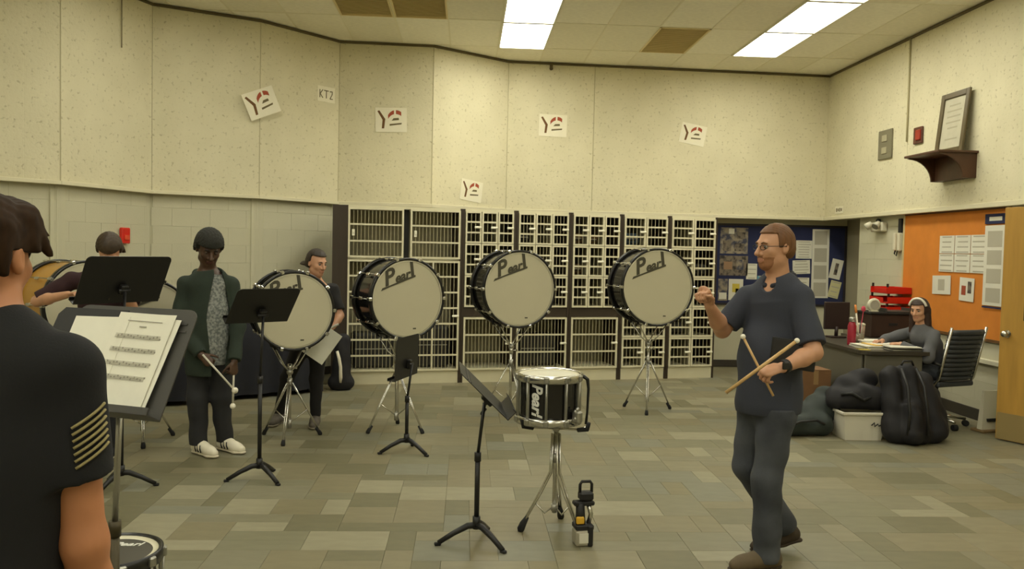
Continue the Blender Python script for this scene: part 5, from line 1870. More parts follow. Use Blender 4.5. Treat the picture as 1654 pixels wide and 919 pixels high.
np_mesh('t_shirt', co, q, TEE, green, offset=GO)['label'] = 'grey printed t-shirt'
co, q = sdf_mesh(leg_prims(J, tf, 1.0, 0.092, 0.075, 0.066, 0.145), 0.007, clips=[(V(0, 0, 0.075), (0, 0, -1)), (V(0, 0, 0.90), (0, 0, 1))], wrinkle=0.005, wfreq=(5, 5, 12))
np_mesh('trousers', co, q, BLACKP, green, offset=GO)
WHT = mat('white_leather', srgb(226, 218, 196), 0.6)
WSO = mat('white_sole', srgb(212, 202, 178), 0.7)
shoe(green, (-2.05, 6.585), (0.75, -0.62), (WHT, WSO), off=GO, stripes=BLACK, laces=WHT, scale=1.08)
shoe(green, (-1.89, 6.70), (0.80, -0.55), (WHT, WSO), off=GO, stripes=BLACK, laces=WHT, scale=1.08)
WST = mat('white_shaft', srgb(206, 200, 182), 0.5)
hA = J['wrA'] + nrm(J['handA'][0]) * 0.085
hB = J['wrB'] + nrm(J['handB'][0]) * 0.09
mallet('white mallet slanting down to the right from the hoodie wearer', hA + V(-0.05, 0.0, 0.06), hA + V(0.20, -0.06, -0.19), r=0.0075, ball=0.024, m=WST, grp='white mallets of the hoodie wearer')
mallet('white mallet hanging straight down from the hoodie wearer', hB + V(0.0, 0.0, 0.05), hB + V(0.0, -0.02, -0.24), r=0.0075, ball=0.022, m=WST, grp='white mallets of the hoodie wearer')

# ---- girl in black behind the first bass drum
WO = V(-1.36, 7.64, 0)
girl = thing('person', 'girl in black t-shirt with dark ponytail standing behind a bass drum', 'person', tuple(WO))
tf = nrm(V(0.55, -0.83, 0))
J = dict(head=V(-1.335, 7.60, 1.485), Rh=rot_axes((0.72, -0.62, -0.18), (0.05, 0, 1)), neck=V(-1.365, 7.63, 1.315), pelvis=V(-1.38, 7.64, 0.82),
         shA=V(-1.50, 7.56, 1.24), shB=V(-1.215, 7.72, 1.24), elA=V(-1.52, 7.45, 1.0), elB=V(-1.135, 7.66, 1.01),
         wrA=V(-1.40, 7.36, 0.95), wrB=V(-1.165, 7.50, 0.93), hpA=V(-1.45, 7.62, 0.78), hpB=V(-1.32, 7.66, 0.78),
         knA=V(-1.60, 7.66, 0.44), knB=V(-1.335, 7.64, 0.44), anA=V(-1.69, 7.74, 0.08), anB=V(-1.345, 7.66, 0.08),
         handA=(V(0.6, -0.6, 0), V(0.3, 0.5, -0.8), 0.9, 1), handB=(V(-0.3, -0.8, -0.25), V(-0.8, 0.2, -0.5), 1.1, -1))
co, q = sdf_mesh(body_prims(J, tf, 0.92, 0.98), 0.007)
b_ = np_mesh('body', co, q, [SKIN_L, LIP_M], girl, regions=[(1, lips(J['head'], J['Rh'], 0.98))], offset=WO)
HAIR_K = mat('dark_brown_hair', srgb(48, 36, 22), 0.6, var=0.3, vscale=40)
face_parts(b_, J['head'], J['Rh'], 0.98, WO, EYE_B, HAIR_K)
hp_ = J['head'] + J['Rh'] @ V(0, -0.125, -0.045)
hair_mesh('hair', girl, J['head'], J['Rh'], HAIR_K, WO, s=0.98, thick=0.012, hairline=0.074, side=0.012, nape=-0.05, fwd_lim=-0.002, h=0.006,
          extra=[cap(J['head'] + J['Rh'] @ V(0, -0.09, -0.01), hp_ + V(-0.02, 0.015, -0.01), 0.03, 0.055, 0.03)])
BT = mat('black_tee', srgb(30, 28, 28), 0.9, var=0.15)
co, q = sdf_mesh(top_prims(J, tf, 0.92, 0.15, 0.142, 0.066, low=V(-1.38, 7.64, 0.76)), 0.007,
                 clips=[(V(0, 0, 0.74), (0, 0, -1)), (V(-1.36, 7.63, 1.30), (0.2, -0.3, 1))], wrinkle=0.003)
np_mesh('t_shirt', co, q, BT, girl, offset=WO)
co, q = sdf_mesh(leg_prims(J, tf, 0.92, 0.094, 0.066, 0.050, 0.15), 0.007, clips=[(V(0, 0, 0.09), (0, 0, -1))], wrinkle=0.002)
np_mesh('leggings', co, q, BT, girl, offset=WO)
GSH = mat('grey_trainers', srgb(96, 88, 78), 0.7, var=0.3, vscale=20)
shoe(girl, (-1.345, 7.67), (0.1, -1), (GSH, mat('grey_sole', srgb(130, 122, 104), 0.8)), off=WO, laces=WHT, scale=0.92)
shoe(girl, (-1.69, 7.75), (-0.15, -1), (GSH, MATS['grey_sole']), off=WO, laces=WHT, scale=0.92)
hB = J['wrB'] + nrm(J['handB'][0]) * 0.08
mallet('white mallet in the hand of the girl in black', hB + V(0.08, 0.02, 0.045), hB + V(-0.13, -0.06, -0.055), r=0.010, ball=0.02, m=WST, grp='mallets')
ps = MB().box((0, 0, 0), (0.235, 0.30, 0.003), bev=0.001).build('paper_sheet', PAPER, M=frame((-1.24, 7.30, 0.80), (0.72, 0.05, -0.64), (0.12, -0.95, 0.12)) @ Matrix.Rotation(0.12, 4, 'Z'))
tag(ps, 'pale sheet hanging corner-down beside the girl in black', 'paper')

# ---- drummer in maroon bowed behind the black stand
DO = V(-2.70, 6.30, 0)
drm = thing('person', 'drummer in maroon t-shirt bowed behind a black music stand', 'person', tuple(DO))
tf = nrm(V(0.25, -0.95, 0))
J = dict(head=V(-2.595, 6.25, 1.575), Rh=rot_axes((0.22, -0.62, -0.75), (0.1, -0.3, 1)), neck=V(-2.70, 6.36, 1.42), pelvis=V(-2.72, 6.42, 0.86),
         shA=V(-2.89, 6.31, 1.345), shB=V(-2.53, 6.38, 1.35), elA=V(-3.10, 6.24, 1.195), elB=V(-2.44, 6.26, 1.16),
         wrA=V(-2.79, 6.04, 1.26), wrB=V(-2.45, 5.99, 1.435), hpA=V(-2.80, 6.42, 0.83), hpB=V(-2.64, 6.42, 0.83),
         knA=V(-2.81, 6.38, 0.46), knB=V(-2.65, 6.38, 0.46), anA=V(-2.81, 6.42, 0.08), anB=V(-2.66, 6.42, 0.08),
         handA=(V(0.95, -0.3, 0.1), V(0, -0.3, -1), 0.9, 1), handB=(V(0.05, -0.55, 0.8), V(-0.1, -0.9, -0.5), 0.9, -1))
co, q = sdf_mesh(body_prims(J, tf, 0.97, 1.0), 0.0065)
b_ = np_mesh('body', co, q, [SKIN_L, LIP_M], drm, regions=[(1, lips(J['head'], J['Rh']))], offset=DO)
HAIR_C = mat('chestnut_hair', srgb(62, 46, 26), 0.6, var=0.35, vscale=40)
face_parts(b_, J['head'], J['Rh'], 1.0, DO, EYE_B, HAIR_C)
hair_mesh('hair', drm, J['head'], J['Rh'], HAIR_C, DO, thick=0.014, hairline=0.058, side=0.0, nape=-0.05, fwd_lim=0.028, h=0.006,
          extra=[cap(J['head'] + J['Rh'] @ V(-0.08, -0.02, 0.0), J['head'] + J['Rh'] @ V(-0.095, -0.02, -0.05), 0.02, 0.015, 0.02)])
MAR = mat('maroon_tee', srgb(52, 28, 32), 0.9, var=0.15)
co, q = sdf_mesh(top_prims(J, tf, 0.97, 0.155, 0.15, 0.064, low=V(-2.72, 6.42, 0.80), hem=(0.93, 0.85)), 0.007,
                 clips=[(V(0, 0, 0.78), (0, 0, -1))], wrinkle=0.003)
np_mesh('t_shirt', co, q, MAR, drm, offset=DO)
co, q = sdf_mesh(leg_prims(J, tf, 0.97), 0.008, clips=[(V(0, 0, 0.07), (0, 0, -1))], wrinkle=0.003)
np_mesh('trousers', co, q, BLACKP, drm, offset=DO)
shoe(drm, (-2.81, 6.43), (0.1, -1), (BLACKP, WSO), off=DO)
shoe(drm, (-2.66, 6.43), (0.1, -1), (BLACKP, WSO), off=DO)

# ---- boy in the foreground, seen from behind
BO = V(-0.90, 1.64, 0)
boy = thing('person', 'boy in black t-shirt with sleeve flag patch, seen from behind at left edge', 'person', tuple(BO))
tf = nrm(V(0.20, 0.98, 0))
tr = nrm(np.cross(tf, (0, 0, 1)))
J = dict(head=V(-0.925, 1.655, 1.605), Rh=rot_axes((0.06, 0.99, -0.08)), neck=V(-0.915, 1.64, 1.46), pelvis=V(-0.92, 1.62, 0.90),
         shA=V(-1.085, 1.69, 1.385), shB=V(-0.755, 1.625, 1.395), elA=V(-1.13, 1.74, 1.10), elB=V(-0.722, 1.63, 1.06),
         wrA=V(-1.03, 1.95, 1.02), wrB=V(-0.722, 1.70, 0.80), hpA=V(-1.0, 1.63, 0.86), hpB=V(-0.83, 1.61, 0.86),
         knA=V(-1.0, 1.66, 0.48), knB=V(-0.83, 1.64, 0.48), anA=V(-1.0, 1.62, 0.08), anB=V(-0.83, 1.6, 0.08),
         handA=(V(0.3, 0.95, -0.1), V(0.2, 0, -1), 1.2, -1), handB=(V(-0.1, 0.5, -0.85), V(-0.8, 0.1, -0.2), 1.0, 1))
co, q = sdf_mesh(body_prims(J, tf, 1.0, 1.0, True), 0.0055)
b_ = np_mesh('body', co, q, [SKIN_B, LIP_M], boy, regions=[(1, lips(J['head'], J['Rh']))], offset=BO)
HAIR_Y = mat('brown_boy_hair', srgb(54, 35, 17), 0.8, var=0.5, vscale=55, stretch=(1, 1, 0.25), spec=0.2)
face_parts(b_, J['head'], J['Rh'], 1.0, BO, EYE_B, HAIR_Y)
Rb, hb = J['Rh'], J['head']


def HB(x, y, z):
    return hb + Rb @ V(x, y, z)


fr_ = [cap(HB(0.03, 0.06, 0.09), HB(0.07, 0.105, 0.03), 0.03, 0.010, 0.02), cap(HB(0.055, 0.04, 0.08), HB(0.088, 0.075, 0.012), 0.03, 0.007, 0.015),
       cap(HB(0.06, 0.02, 0.07), HB(0.086, 0.040, 0.004), 0.028, 0.007, 0.015), cap(HB(0.0, 0.06, 0.10), HB(0.05, 0.12, 0.045), 0.028, 0.008, 0.015),
       cap(HB(0.055, -0.05, 0.05), HB(0.074, -0.048, -0.03), 0.03, 0.010, 0.02), cap(HB(0.03, -0.085, 0.02), HB(0.042, -0.078, -0.075), 0.034, 0.014, 0.02),
       cap(HB(-0.03, -0.085, 0.02), HB(-0.04, -0.078, -0.08), 0.034, 0.014, 0.02), cap(HB(0, -0.085, 0.02), HB(0.0, -0.082, -0.085), 0.036, 0.016, 0.02)]
co, q = sdf_mesh([ell(HB(0, -0.012, 0.033), V(0.084, 0.104, 0.097), Rb, 0.02)] + fr_, 0.0045,
                 clips=[lambda X, Y, Z: (np.minimum(0.05 - hloc(hb, Rb)(X, Y, Z)[2], hloc(hb, Rb)(X, Y, Z)[1] - 0.085)).astype(np.float32),
                        lambda X, Y, Z: (np.minimum(0.012 - hloc(hb, Rb)(X, Y, Z)[2], np.minimum(hloc(hb, Rb)(X, Y, Z)[1] + 0.042, 0.05 - hloc(hb, Rb)(X, Y, Z)[1]))).astype(np.float32)], strands=0.0012)
np_mesh('hair', co, q, HAIR_Y, boy, offset=BO)
BTEE = mat('boy_black_tee', srgb(22, 22, 24), 0.9, var=0.2, vscale=7, bump=0.1, bscale=200)
tp = top_prims(J, tf, 1.0, 0.165, 0.160, 0.066, low=V(-0.92, 1.62, 0.78), hem=(0.6, 0.62))
co, q = sdf_mesh(tp, 0.0065, clips=[(V(0, 0, 0.76), (0, 0, -1))], wrinkle=0.003, wfreq=(6, 6, 10))
bs = np_mesh('t_shirt', co, q, BTEE, boy, offset=BO)
bs['label'] = 'black t-shirt with a striped flag patch on the sleeve'
# striped flag patch on the outer sleeve
PATCH = mat('khaki_print', srgb(150, 138, 92), 0.8)
sa, sb = J['shB'], J['elB']
ax_ = nrm(sb - sa)
for k in range(7):
    st = MB()
    p0 = sa + ax_ * (0.085 + 0.0125 * k)
    rr = 0.0705
    pts = []
    for j in range(9):
        a = -1.15 + j * 0.125
        e1 = nrm(np.cross(ax_, V(0, 1, 0)))          # outward to the right
        e1 = e1 if e1[0] > 0 else -e1
        e2 = V(0, -1, 0) - ax_ * (V(0, -1, 0) @ ax_)
        pts.append(Vector(p0 - ax_ * 0.0042 * (j - 4) + (e1 * math.cos(a) - nrm(e2) * math.sin(a)) * rr - BO))
    st.tube(pts, 0.0028, 6)
    st.build('flag_stripe', PATCH, bs)
co, q = sdf_mesh(leg_prims(J, tf, 1.0), 0.009, clips=[(V(0, 0, 0.07), (0, 0, -1))], wrinkle=0.003)
np_mesh('trousers', co, q, BLACKP, boy, offset=BO)
shoe(boy, (-1.0, 1.60), (0, 1), (BLACKP, WSO), off=BO)
shoe(boy, (-0.83, 1.58), (0.1, 1), (BLACKP, WSO), off=BO)
# ---- woman seated at the desk
QO = V(4.68, 7.98, 0)
sea = thing('person', 'woman in grey hoodie with white headband seated at the desk', 'person', tuple(QO))
tf = nrm(V(-0.95, -0.05, 0))
J = dict(head=V(4.44, 7.93, 1.145), Rh=rot_axes((-0.80, -0.58, -0.18)), neck=V(4.50, 7.96, 0.985), pelvis=V(4.64, 8.0, 0.56),
         shA=V(4.52, 7.80, 0.90), shB=V(4.50, 8.14, 0.91), elA=V(4.42, 7.72, 0.70), elB=V(4.28, 8.22, 0.82),
         wrA=V(4.24, 7.88, 0.81), wrB=V(4.14, 8.05, 0.82), hpA=V(4.60, 7.91, 0.53), hpB=V(4.60, 8.10, 0.53),
         knA=V(4.28, 7.90, 0.54), knB=V(4.28, 8.12, 0.54), anA=V(4.30, 7.92, 0.08), anB=V(4.30, 8.12, 0.08),
         handA=(V(-0.9, 0.3, 0.0), V(0, 0, -1), 0.5, -1), handB=(V(-0.9, -0.3, 0.0), V(0, 0, -1), 0.5, 1))
co, q = sdf_mesh(body_prims(J, tf, 0.9, 0.95), 0.0075)
b_ = np_mesh('body', co, q, [SKIN_L, LIP_M], sea, regions=[(1, lips(J['head'], J['Rh'], 0.95))], offset=QO)
HAIR_S = mat('long_brown_hair', srgb(58, 36, 26), 0.55, var=0.35, vscale=40)
face_parts(b_, J['head'], J['Rh'], 0.95, QO, EYE_B, HAIR_S)
Rs, hs_ = J['Rh'], J['head']


def HS(x, y, z):
    return hs_ + Rs @ (V(x, y, z) * 0.95)


co, q = sdf_mesh([ell(HS(0, -0.012, 0.03), V(0.086, 0.104, 0.098) * 0.95, Rs, 0.02), cap(HS(0.07, -0.02, 0.0), HS(0.085, 0.0, -0.23), 0.035, 0.03, 0.03),
                  cap(HS(-0.07, -0.02, 0.0), HS(-0.085, 0.0, -0.23), 0.035, 0.03, 0.03), cap(HS(0, -0.07, 0), HS(0, -0.11, -0.22), 0.06, 0.05, 0.04)], 0.006,
                 clips=[lambda X, Y, Z: (np.minimum(0.062 - hloc(hs_, Rs, .95)(X, Y, Z)[2], hloc(hs_, Rs, .95)(X, Y, Z)[1] - 0.035)).astype(np.float32)], strands=0.002)
np_mesh('hair', co, q, HAIR_S, sea, offset=QO)
hbnd = MB()
hbnd.tube([Vector(HS(math.sin(a) * 0.088, 0.03, 0.025 + math.cos(a) * 0.098) - QO) for a in [(-1.35 + 2.7 * i / 14) for i in range(15)]], 0.012, 8)
hbnd.build('headband', mat('white_cloth', srgb(230, 224, 206), 0.8), sea)
GREYH = mat('grey_hoodie', srgb(96, 96, 98), 0.95, var=0.15, vscale=8)
co, q = sdf_mesh(top_prims(J, tf, 0.92, 0.155, 0.155, 0.062, low=V(4.63, 8.0, 0.56), arm='wr'), 0.0075,
                 clips=[(V(0, 0, 0.47), (0, 0, -1))], wrinkle=0.004)
np_mesh('hoodie', co, q, GREYH, sea, offset=QO)
co, q = sdf_mesh(leg_prims(J, tf, 0.9), 0.008, clips=[(V(0, 0, 0.07), (0, 0, -1)), (V(0, 0, 0.455), (0, 0, -1)) if False else (V(0, 0, 0.06), (0, 0, -1))], wrinkle=0.003)
np_mesh('jeans', co, q, DENIM, sea, offset=QO)
shoe(sea, (4.31, 7.92), (-1, 0), (BLACKP, WSO), off=QO, scale=0.92)
shoe(sea, (4.31, 8.12), (-1, 0), (BLACKP, WSO), off=QO, scale=0.92)
# ================================================================== DESK CORNER
LAM = mat('desk_grey_steel', srgb(108, 104, 90), 0.5, 0.1, var=0.1, vscale=2)
DTOP = mat('desk_dark_top', srgb(62, 56, 46), 0.4)
t = thing('office_desk', 'grey steel desk with rounded dark top in the right corner', 'desk', (3.75, 7.66, 0))
# top with rounded near corner
tp = [(0.02, 1.52), (0.0, 1.5), (0.0, 0.12)] + [(0.12 - 0.12 * math.cos(a), 0.12 - 0.12 * math.sin(a)) for a in [math.pi / 2 * k / 6 for k in range(1, 7)]] + [(0.66, 0.0), (0.66, 1.52)]
MB().prism(tp, 0.035, M=Matrix.Translation((0, 0, 0.725))).build('desk_top', DTOP, t)
MB().box((0.33, 0.045, 0.37), (0.56, 0.02, 0.70), bev=0.004).build('end_panel', LAM, t)
MB().box((0.045, 0.78, 0.40), (0.02, 1.40, 0.64), bev=0.004).build('modesty_panel', LAM, t)
MB().box((0.33, 1.47, 0.37), (0.56, 0.02, 0.70), bev=0.004).build('end_panel', LAM, t)
dwr = MB().box((0.40, 1.15, 0.40), (0.36, 0.5, 0.6), bev=0.005).build('drawer_pedestal', LAM, t)
for k in range(3):
    dd = MB().box((0.585, 1.15, 0.22 + k * 0.19), (0.012, 0.46, 0.17), bev=0.003).build('drawer', LAM, t)
    MB().box((0.60, 1.15, 0.26 + k * 0.19), (0.02, 0.12, 0.014), bev=0.004).build('handle', CHROME, dd)

t = thing('side_table', 'dark side table between the desk and the right wall', 'table', (4.83, 9.32, 0))
MB().box((0, 0, 0.735), (0.80, 0.55, 0.03), bev=0.004).build('table_top', DTOP, t)
for sx in (-1, 1):
    for sy in (-1, 1):
        MB().box((sx * 0.36, sy * 0.24, 0.36), (0.04, 0.04, 0.72)).build('leg', BLACKMETAL, t)

# computer and desk things
DKB = mat('dark_maroon_plastic', srgb(44, 28, 26), 0.45)
t = thing('monitor', 'dark computer monitor seen from the back at the far end of the desk', 'monitor', (4.08, 8.95, 0.76), math.radians(6))
MB().box((0, 0, 0.24), (0.30, 0.03, 0.30), bev=0.01).build('screen_back', DKB, t)
MB().box((0, 0.02, 0.24), (0.27, 0.012, 0.26)).build('screen', mat('screen_dark', srgb(20, 22, 26), 0.1), t)
MB().tube([(0, -0.01, 0.12), (0, 0, 0.01)], 0.02, 10).build('stand', DKB, t)
MB().box((0, 0, 0.008), (0.18, 0.13, 0.016), bev=0.004).build('foot', DKB, t)
t = thing('storage_box', 'dark brown storage box on the side table behind the seated woman', 'box', (4.80, 9.28, 0.75))
MB().box((0, 0, 0.13), (0.52, 0.36, 0.26), bev=0.008).build('box_body', mat('dark_brown_board', srgb(58, 36, 24), 0.6, var=0.2), t)
MB().box((0, 0, 0.272), (0.55, 0.39, 0.024), bev=0.005).build('lid', BLACK, t)
MB().box((0, -0.182, 0.15), (0.10, 0.006, 0.03), bev=0.002).build('hand_hole', BLACK, t)
t = thing('paper_tray', 'flat grey tray lying on the dark brown storage box', 'tray', (4.89, 9.26, 1.035))
MB().box((0, 0, 0.006), (0.34, 0.30, 0.012), bev=0.003).build('tray_base', GREYMETAL, t)
for s_ in (-1, 1):
    MB().box((s_ * 0.165, 0, 0.028), (0.01, 0.30, 0.034)).build('tray_side', GREYMETAL, t)
t = thing('desk_clock', 'round white desk clock on top of the storage box', 'clock', (4.62, 9.20, 1.035))
Mx = Matrix.Translation((0, 0, 0.075)) @ Matrix.Rotation(math.pi / 2, 4, 'X')
MB().lathe([(0.0, -0.015), (0.075, -0.015), (0.078, 0.0), (0.072, 0.018), (0.052, 0.022)], 28, M=Mx).build('clock_case', EW, t)
MB().lathe([(0.0, 0.017), (0.053, 0.019)], 28, M=Mx).build('clock_face', INK2, t)
MB().box((0, 0, 0.006), (0.09, 0.06, 0.012), bev=0.003).build('clock_foot', EW, t)
RT = mat('red_plastic_tray', srgb(206, 34, 14), 0.4)
for k in range(4):
    t = thing('letter_tray', ('lowest', 'second lowest', 'second highest', 'topmost')[k] + ' red letter tray in the stack before the orange board', 'letter tray', (5.09, 9.74, 0.88 + k * 0.115), -math.pi / 2 + 0.05 - 0.06 * (k % 2), 'stack of red letter trays')
    MB().box((0, 0, 0.006), (0.40, 0.30, 0.012)).build('tray_base', RT, t)
    MB().box((0, 0.146, 0.04), (0.40, 0.01, 0.07)).build('tray_back', RT, t)
    for s_ in (-1, 1):
        MB().box((s_ * 0.195, 0, 0.04), (0.01, 0.30, 0.07)).build('tray_side', RT, t)
    MB().box((0.05 * (1 if k % 2 else -1), -0.148, 0.035), (0.30, 0.012, 0.06), bev=0.003).build('tray_front', RT, t)
    for sx in (-1, 1):
        MB().box((sx * 0.18, -0.13, 0.095), (0.02, 0.02, 0.042)).build('riser', BLACK, t)
t = thing('file_cabinet', 'low dark file cabinet under the red letter trays', 'cabinet', (5.09, 9.85, 0))
MB().box((0, 0, 0.44), (0.34, 0.44, 0.88), bev=0.006).build('cabinet_body', mat('file_grey', srgb(52, 44, 36), 0.5), t)
for k in range(3):
    dd = MB().box((0, -0.223, 0.16 + k * 0.27), (0.30, 0.01, 0.25), bev=0.003).build('drawer', MATS['file_grey'], t)
    MB().box((0, -0.232, 0.2 + k * 0.27), (0.12, 0.012, 0.016), bev=0.004).build('handle', CHROME, dd)


def cup(name, label, cat, loc, prof, m, extra=None):
    o = MB().lathe(prof, 20).build(name, m, loc=loc)
    return tag(o, label, cat)


t = thing('water_bottle', 'crimson water bottle near the left edge of the desk', 'bottle', (3.90, 8.20, 0.76))
MB().lathe([(0, 0), (0.040, 0.0), (0.042, 0.01), (0.042, 0.19), (0.030, 0.225), (0.028, 0.235), (0, 0.235)], 20).build('bottle_body', mat('crimson', srgb(152, 34, 52), 0.3), t)
MB().lathe([(0, 0.235), (0.031, 0.235), (0.031, 0.275), (0.02, 0.282), (0, 0.282)], 20).build('cap', STEEL, t)
t = thing('pen_holder', 'clear pen holder with an orange-tipped pen behind the crimson bottle', 'pen holder', (4.03, 8.30, 0.76))
MB().lathe([(0, 0), (0.04, 0), (0.045, 0.11), (0.041, 0.11), (0.037, 0.006)], 18).build('holder', mat('smoked_plastic', srgb(128, 118, 98), 0.2), t)
for k, (dx_, dy_, h_, m_) in enumerate(((-0.045, 0.0, 0.33, WHT), (0.01, 0.015, 0.24, BLACK), (0.02, -0.01, 0.21, INK2))):
    o = MB().tube([(0, 0, 0.012), (dx_, dy_, h_)], 0.009 if k == 0 else 0.005, 8).build('pen', m_, t)
    if k == 0:
        MB().tube([(dx_ * 0.97, dy_, h_ - 0.01), (dx_ * 1.25, dy_, h_ + 0.07)], [0.014, 0.010], 8).build('orange_tip', mat('orange_tip', srgb(226, 140, 62), 0.5), o)
MB().sphere((0.03, 0.0, 0.36), (0.022, 0.022, 0.03)).tube([(0.0, 0, 0.05), (0.03, 0, 0.34)], 0.004, 6).build('pink_topper', mat('pink_topper', srgb(196, 62, 84), 0.6), t)
t = thing('tumbler', 'pale pink tumbler with lid in the middle of the desk', 'cup', (4.16, 8.55, 0.76))
MB().lathe([(0, 0), (0.036, 0), (0.046, 0.16), (0.044, 0.17), (0, 0.17)], 20).build('cup_body', mat('pale_pink_cup', srgb(206, 182, 164), 0.4), t)
MB().lathe([(0, 0.17), (0.048, 0.17), (0.048, 0.185), (0.03, 0.195), (0, 0.195)], 20).build('lid', EW, t)
t = thing('paper_cup', 'slim white cup beside the pink tumbler', 'cup', (4.06, 8.56, 0.76))
MB().lathe([(0, 0), (0.022, 0), (0.026, 0.13), (0.024, 0.13), (0.02, 0.006)], 18).build('cup_body', EW, t)


def stack(name, label, loc, w_, d_, h_, rz, m, cat='papers', n=4):
    t_ = thing(name, label, cat, loc, rz)
    for k in range(n):
        MB().box((0.01 * ((k * 7) % 3 - 1), 0.008 * ((k * 5) % 3 - 1), h_ * (k + 0.5) / n), (w_, d_, h_ / n), rz=0.05 * ((k * 3) % 4 - 1.5)).build('sheet_bundle', m[k % len(m)], t_)
    return t_


stack('paper_stack', 'white paper stack by the crimson bottle on the desk', (3.98, 7.98, 0.76), 0.24, 0.30, 0.03, 0.1, [PAP2])
stack('paper_stack', 'larger white paper stack in the middle of the desk', (4.15, 8.26, 0.76), 0.28, 0.22, 0.05, -0.1, [PAP2, PAPER])
stack('paper_stack', 'grey folder stack at the near right edge of the desk', (4.20, 7.80, 0.76), 0.30, 0.23, 0.04, 0.05, [GREYMETAL, PAP2, BLACK], 'papers', 5)
o = MB().box((0, 0, 0.004), (0.30, 0.22, 0.008), bev=0.002).build('yellow_folder', mat('yellow_folder', srgb(226, 186, 96), 0.6), M=Matrix.Translation((4.10, 7.98, 0.792)) @ Matrix.Rotation(0.2, 4, 'Z'))
MB().box((0.02, 0.01, 0.0095), (0.27, 0.2, 0.002)).build('inner_sheet', PAP2, o)
tag(o, 'yellow folder lying open on the papers of the desk', 'folder')
o = MB().box((0, 0, 0.003), (0.10, 0.16, 0.006), bev=0.001).build('note_pad', mat('olive_note_pad', srgb(164, 146, 60), 0.7), M=Matrix.Translation((3.83, 7.80, 0.76)) @ Matrix.Rotation(-0.2, 4, 'Z'))
MB().box((0, 0.05, 0.007), (0.09, 0.03, 0.002)).build('binding', BLACK, o)
tag(o, 'olive yellow note pad at the rounded corner of the desk', 'note pad')

# ---- swivel chair
CH = mat('charcoal_vinyl', srgb(58, 60, 62), 0.5, var=0.1)
CHC = (4.68, 8.0)
t = thing('office_chair', 'charcoal ribbed swivel chair at the desk', 'chair', (CHC[0], CHC[1], 0), math.radians(110))
# local +x = facing
MB().box((0.0, 0, 0.44), (0.46, 0.48, 0.05), bev=0.02).build('seat', CH, t)
bk = MB()
for k in range(11):
    z = 0.50 + 0.045 * k
    xx = -0.225 - 0.012 * k
    bk.tube([(xx + 0.03, -0.22, z), (xx, -0.12, z), (xx, 0.12, z), (xx + 0.03, 0.22, z)], 0.027, 8)
bk.build('backrest', CH, t)
fr = MB()
for s_ in (-1, 1):
    fr.tube([(0.2, s_ * 0.235, 0.43), (-0.18, s_ * 0.235, 0.43), (-0.225, s_ * 0.235, 0.50), (-0.345, s_ * 0.235, 1.0)], 0.014, 8)
fr.build('side_frame', CHROME, t)
for s_ in (-1, 1):
    MB().tube([(0.12, s_ * 0.255, 0.44), (0.14, s_ * 0.265, 0.62), (0.06, s_ * 0.265, 0.655), (-0.18, s_ * 0.26, 0.65), (-0.255, s_ * 0.245, 0.63)], 0.015, 8).build('armrest', BLACKMETAL, t)
MB().tube([(0, 0, 0.08), (0, 0, 0.42)], 0.025, 12).build('gas_column', CHROME, t)
for k in range(5):
    a = 2 * math.pi * k / 5 + 0.4
    e = Vector((math.cos(a), math.sin(a), 0))
    o = MB().tube([Vector((0, 0, 0.11)), e * 0.29 + Vector((0, 0, 0.075))], [0.022, 0.014], 8).build('base_arm', CHROME, t)
    MB().tube([e * 0.29 + Vector((-e.y, e.x, 0)) * 0.022 + Vector((0, 0, 0.03)), e * 0.29 - Vector((-e.y, e.x, 0)) * 0.022 + Vector((0, 0, 0.03))], 0.03, 12).build('caster', RUBBER, o)


# ================================================================== BAGS AND BOXES ON THE FLOOR
def lump(name, label, cat, off, prims, m, h=0.009, wr_=0.006, wf=(8, 8, 12), clips=(), ph=0.0, group=None):
    off = np.asarray(off, float)
    t_ = thing(name, label, cat, tuple(off), group=group)
    co_, q_ = sdf_mesh([(p[0], p[1] + off, p[2] + off, *p[3:]) if p[0] == 'cap' else (p[0], p[1] + off, *p[2:]) for p in prims], h,
                       clips=[(V(0, 0, 0.002), (0, 0, -1))] + list(clips), wrinkle=wr_, wfreq=wf, wphase=ph)
    np_mesh('bag_body' if cat in ('bag', 'backpack') else 'cloth_body', co_, q_, m, t_, offset=off)
    return t_


BBAG = mat('black_nylon', srgb(26, 24, 28), 0.75, var=0.3, vscale=6)
GBAG = mat('dark_teal_nylon', srgb(46, 54, 50), 0.75, var=0.3, vscale=6)
bp = lump('backpack', 'tall black backpack leaning against the grey desk', 'backpack', (4.05, 7.22, 0),
          [cap(V(-0.20, -0.03, 0.10), V(-0.20, 0.10, 0.58), 0.11, 0.09, 0.05), cap(V(-0.02, -0.04, 0.10), V(-0.03, 0.12, 0.60), 0.13, 0.10, 0.05), cap(V(0.16, 0.0, 0.10), V(0.13, 0.14, 0.52), 0.12, 0.09, 0.05),
           cap(V(-0.1, -0.14, 0.10), V(-0.1, -0.08, 0.32), 0.09, 0.07, 0.04), cap(V(0.25, 0.08, 0.1), V(0.22, 0.14, 0.40), 0.1, 0.08, 0.05)], BBAG, wr_=0.007)
for s_ in (-1, 1):
    MB().tube([(-0.08 + s_ * 0.07, 0.0, 0.66), (-0.08 + s_ * 0.075, -0.13, 0.52), (-0.08 + s_ * 0.08, -0.19, 0.30), (-0.08 + s_ * 0.09, -0.19, 0.10)], 0.014, 6).build('strap', BLACK, bp)
MB().tube([(-0.12, 0.06, 0.68), (-0.10, 0.06, 0.72), (-0.02, 0.07, 0.72), (0.0, 0.07, 0.68)], 0.010, 6).build('carry_loop', BLACK, bp)
